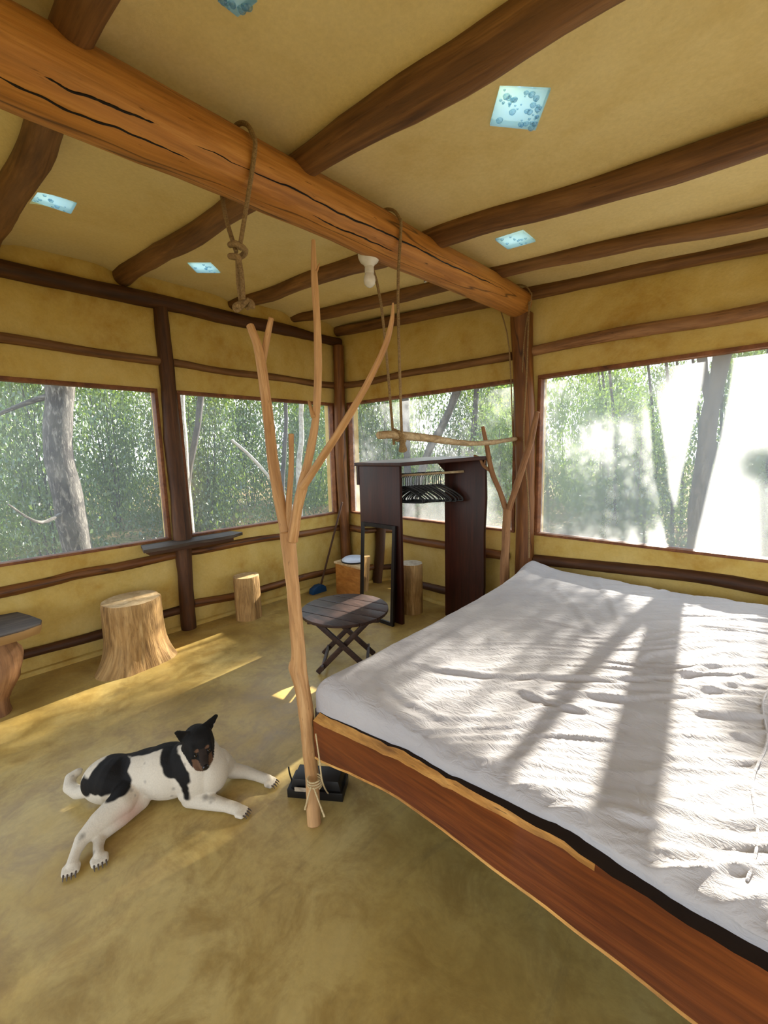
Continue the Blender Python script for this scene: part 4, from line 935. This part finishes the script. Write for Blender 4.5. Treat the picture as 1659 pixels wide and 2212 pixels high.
# ------------------------------------------------------------------ outside: ground, trees, shrubs
struct('ground', Geo().box((-40, -25, -.6), (25, 45, -.26)), 'ground', smooth=False)
def leaf_mesh(name, n, seed, leaf=.075, mat='leafA', shape='shrub'):
    r = np.random.RandomState(seed)
    if shape == 'shrub':      # clumps of leaves in a unit-ish volume, 2 wide, 2.6 high
        nc = 46; cc = np.stack([r.uniform(-1, 1, nc), r.uniform(-1, 1, nc), r.uniform(.1, 2.6, nc)], 1); cc[:, :2] *= (1.05 - .25 * (cc[:, 2:3] / 2.6)); sp = r.uniform(.16, .40, nc)
    else:
        nc = 30; d = r.normal(size=(nc, 3)); d /= np.linalg.norm(d, axis=1)[:, None]; cc = d * r.uniform(.3, 1.0, (nc, 1)); cc[:, 2] *= .7; sp = r.uniform(.14, .30, nc)
    ci = r.randint(0, nc, n); p = cc[ci] + r.normal(size=(n, 3)) * sp[ci][:, None]
    if shape == 'shrub': p[:, 2] = np.abs(p[:, 2])
    d = r.normal(size=(n, 3)); d[:, 2] -= .3; d /= np.linalg.norm(d, axis=1)[:, None]; s_ = np.cross(d, r.normal(size=(n, 3))); s_ /= np.linalg.norm(s_, axis=1)[:, None]; nn = np.cross(d, s_)
    L = (leaf * r.uniform(.6, 1.3, n))[:, None]; w = L * .27
    v = np.stack([p, p + d * L * .5 + s_ * w + nn * w * .3, p + d * L, p + d * L * .5 - s_ * w + nn * w * .3], 1).reshape(-1, 3)
    me = bpy.data.meshes.new(name); b = np.arange(n) * 4
    tri = np.stack([b, b + 1, b + 2, b, b + 2, b + 3], 1).reshape(-1)
    me.vertices.add(n * 4); me.vertices.foreach_set('co', v.astype(np.float32).ravel()); me.loops.add(n * 6); me.loops.foreach_set('vertex_index', tri.astype(np.int32)); me.polygons.add(n * 2); me.polygons.foreach_set('loop_start', np.arange(0, n * 6, 3, dtype=np.int32))
    me.update(calc_edges=True); me.validate(); me.materials.append(MAT[mat]); return me
SHM = [leaf_mesh('foliage', 11000, 11, .085, 'leafA'), leaf_mesh('foliage', 11000, 12, .075, 'leafB'), leaf_mesh('foliage', 9000, 13, .09, 'leafC'), leaf_mesh('foliage', 11000, 14, .07, 'leafB')]
CRM = [leaf_mesh('foliage', 5200, 21, .075, 'leafA', 'crown'), leaf_mesh('foliage', 5200, 22, .075, 'leafB', 'crown'), leaf_mesh('foliage', 4600, 23, .08, 'leafC', 'crown')]
GZ = -.26
def stems_mesh(seed):
    r = random.Random(seed); g = Geo()
    for _ in range(6):
        x, y = r.uniform(-.5, .5), r.uniform(-.5, .5); g.tube([(x * .3, y * .3, 0), (x, y, .8), (x * 1.5 + r.uniform(-.3, .3), y * 1.5 + r.uniform(-.3, .3), 2.2)], [.022, .016, .007], 6, 3)
    o = build('stems', g, 'greybark'); me = o.data; bpy.data.objects.remove(o); return me
STM = [stems_mesh(1), stems_mesh(2)]
SL = ['leafy green shrub in the undergrowth outside the windows', 'dense dark green shrub in the undergrowth outside the windows', 'bright lime green shrub in the undergrowth outside the windows', 'dark fine-leaved shrub in the undergrowth outside the windows']
def shrub(x, y, k, s=1.0, hz=1.0):
    t = thing('shrub', SL[k], 'shrub', (x, y, GZ), ['leafy shrubs outside', 'dense dark shrubs outside', 'lime shrubs outside', 'fine-leaved shrubs outside'][k])
    f = bpy.data.objects.new('foliage', SHM[k]); COL.objects.link(f); f.parent = t; f['kind'] = 'stuff'
    st = bpy.data.objects.new('stems', STM[k % 2]); COL.objects.link(st); st.parent = t
    t.scale = (s * .72, s * .72, s * hz); t.rotation_euler = (0, 0, R.uniform(0, 6.28)); return t
def inview(x, y):
    p = M3.transposed() @ (Vector((x, y, 1.5)) - Vector((0, 0, CAMH)))
    return -p.z > 1 and abs(p.x / -p.z) * F < 960
# ring of undergrowth seen through the left windows and the back windows
pos = []
tries = 0
while len(pos) < 42 and tries < 8000:
    tries += 1
    if R.random() < .5: x, y = R.uniform(-15, -7.9), R.uniform(-1.0, 13)
    else: x, y = R.uniform(-9, 2.5), R.uniform(8.0, 16)
    if inview(x, y) and all((x - a) ** 2 + (y - b) ** 2 > 4.2 for a, b in pos): pos.append((x, y))
for x, y in pos:
    dd = math.hypot(x, y); sc = R.uniform(.9, 1.1) * (1 + max(0, dd - 9) * .02); hz = R.uniform(1.1, 1.5) * (1 + max(0, dd - 9) * .04)
    if -5.2 < x < 2.5: hz = min(hz, (.78 + .40 * (y - YB)) / (2.9 * sc))
    shrub(x, y, R.choice([0, 0, 1, 1, 2, 3]), sc, hz)

def tree(label, px, plane_ax, plane_v, rad, mat, group=None, top=7.0, crown=None, cs=1.3, branches=(), name='tree'):
    """px: two or three photo points of the trunk in its plane; continued down to the ground and up into the crown"""
    pts = [P(x, y, plane_ax, plane_v) for x, y in px]; pts.sort(key=lambda p: p.z)
    d0 = (pts[1] - pts[0]) / max(.05, pts[1].z - pts[0].z); low = pts[0] + d0 * (GZ - pts[0].z) * .6; low.z = GZ - .02
    d1 = (pts[-1] - pts[-2]) / max(.05, pts[-1].z - pts[-2].z); hi = pts[-1] + d1 * (top - pts[-1].z) * .8; hi.z = top
    t = thing(name, label, 'tree', low, group); n = len(pts)
    part('trunk', t, Geo().tube([low] + pts + [pts[-1].lerp(hi, .5), hi], [rad * 1.25] + [rad * 1.05] + [rad] * (n - 1) + [rad * .8, rad * .45], 16, 8, .16, 2.5, bend=.05), mat)
    for bp_ in branches:
        b = [P(x, y, plane_ax, plane_v + o) for x, y, o, r in bp_]; part('branch', t, Geo().tube(b, [q[3] for q in bp_], 8, 5, .15, 4, bend=.03), mat)
    if crown is not None:
        for k, (ox, oy, oz, sc) in enumerate(crown):
            f = bpy.data.objects.new('foliage', CRM[(k + len(label)) % 3]); COL.objects.link(f); f.parent = t; f['kind'] = 'stuff'; f.location = hi - low + Vector((ox, oy, oz)); f.scale = (sc, sc, sc * .8); f.rotation_euler = (0, 0, R.uniform(0, 6))
    return t
C3 = [(0, 0, .2, 1.1)]
tree('thick rough-barked grey tree with pale lichen patches outside the left window', [(128, 815), (134, 1000), (168, 1190)], 0, -6.6, .155, 'bark', crown=C3, top=7.5, branches=[[(112, 850, 0, .04), (60, 868, -.1, .03), (-20, 905, -.3, .02)], [(150, 1100, .0, .03), (90, 1130, .3, .02), (20, 1090, .5, .01)]])
tree('slender white-barked tree beside the dark left wall post', [(393, 850), (402, 1000), (414, 1130)], 0, -6.2, .045, 'palebark', crown=[(0, 0, .2, .8)], top=6)
tree('thin leaning grey tree behind the white-barked tree', [(432, 880), (420, 950), (405, 1060)], 0, -7.0, .05, 'greybark', crown=[(0, 0, .2, .8)], top=5.5)
tree('thin dark straight tree seen between the forked bed post branches', [(617, 880), (610, 1080)], 0, -6.8, .04, 'greybark', crown=[(0, 0, .2, .8)], top=6)
tree('thin pale tree left of the corner post', [(652, 880), (648, 1000)], 0, -7.4, .05, 'palebark', crown=[(0, 0, .2, .8)], top=6)
tree('leaning grey tree trunk behind the hanging clothes rod', [(990, 845), (955, 920), (915, 1000)], 1, 7.0, .075, 'greybark', crown=C3, top=6.5)
tree('straight bluish grey trunk behind the left end of the hanging rod', [(876, 860), (880, 990)], 1, 7.4, .075, 'greybark', crown=C3, top=6.5)
tree('slim grey tree behind the right end of the hanging rod', [(1030, 850), (1015, 990)], 1, 8.5, .06, 'greybark', crown=C3, top=6.5)
tree('thin pale tree behind the wardrobe', [(830, 870), (836, 985)], 1, 9.0, .045, 'palebark', crown=[(0, 0, .2, .8)], top=6)
tree('grey forked tree close behind the large sunlit screen', [(1558, 770), (1532, 900), (1520, 1000), (1502, 1190)], 1, 5.75, .078, 'greybark', top=8.5, crown=[(0, .8, .6, 1.2)], branches=[[(1540, 900, 0, .055), (1527, 835, .03, .045), (1513, 765, .06, .04), (1500, 660, .1, .03)]])
fb = [P(500, 950, 0, -6.3), P(540, 985, 0, -6.2), P(585, 1035, 0, -6.1), P(640, 1110, 0, -6.0)]; fb.append(Vector((fb[-1].x + .1, fb[-1].y + .3, GZ)))
tag(build('fallen_branch', Geo().tube(fb, [.02, .024, .026, .03, .035], 8, 5, .15, 4), 'palebark', fb[-1]), 'pale dead branch leaning among the leaves outside the corner window', 'branch')

# added trees: crowns set along the sun's path to shade and fleck the windows
def canopy(x, y, z, s, k, label):
    t = thing('added_shade_tree', label, 'tree', (x + .3, y + .4, GZ), 'added sunward trees shading the back windows'); b = Vector(t.location)
    part('trunk', t, Geo().tube([b, b + Vector((-.1, 0, z * .5)), Vector((x, y, z - .2)), Vector((x, y, z + s * .3))], [.03, .024, .018, .008], 8, 5, .15), 'greybark')
    f = bpy.data.objects.new('foliage', CRM[k]); COL.objects.link(f); f.parent = t; f['kind'] = 'stuff'; f.location = Vector((x, y, z)) - b; f.scale = (s, s, s); f.rotation_euler = (0, 0, R.uniform(0, 6))
def sunpt(xs, zs, d): return (xs + SUN.x / SUN.y * d, YB + d, zs + SUN.z / SUN.y * d)
for i, (xs, zs, d, s) in enumerate([(-3.55, 1.75, 5.0, .55), (-2.75, 1.35, 6.6, .5), (-2.25, 1.95, 4.9, .55), (-1.75, 1.35, 5.8, .5), (-1.3, 1.75, 4.4, .40), (-.98, 1.1, 5.2, .42), (-1.35, 1.0, 6.4, .46), (-.92, 1.85, 5.6, .26), (-3.2, .75, 8.2, .5), (.45, 1.7, 5.5, .42), (-.1, 1.35, 6.8, .16), (-.8, 2.0, 7.0, .22), (-.70, 1.0, 4.0, .12)]):
    canopy(*sunpt(xs, zs, d), s, i % 3, 'small leafy tree added outside the back windows to filter the low sun')
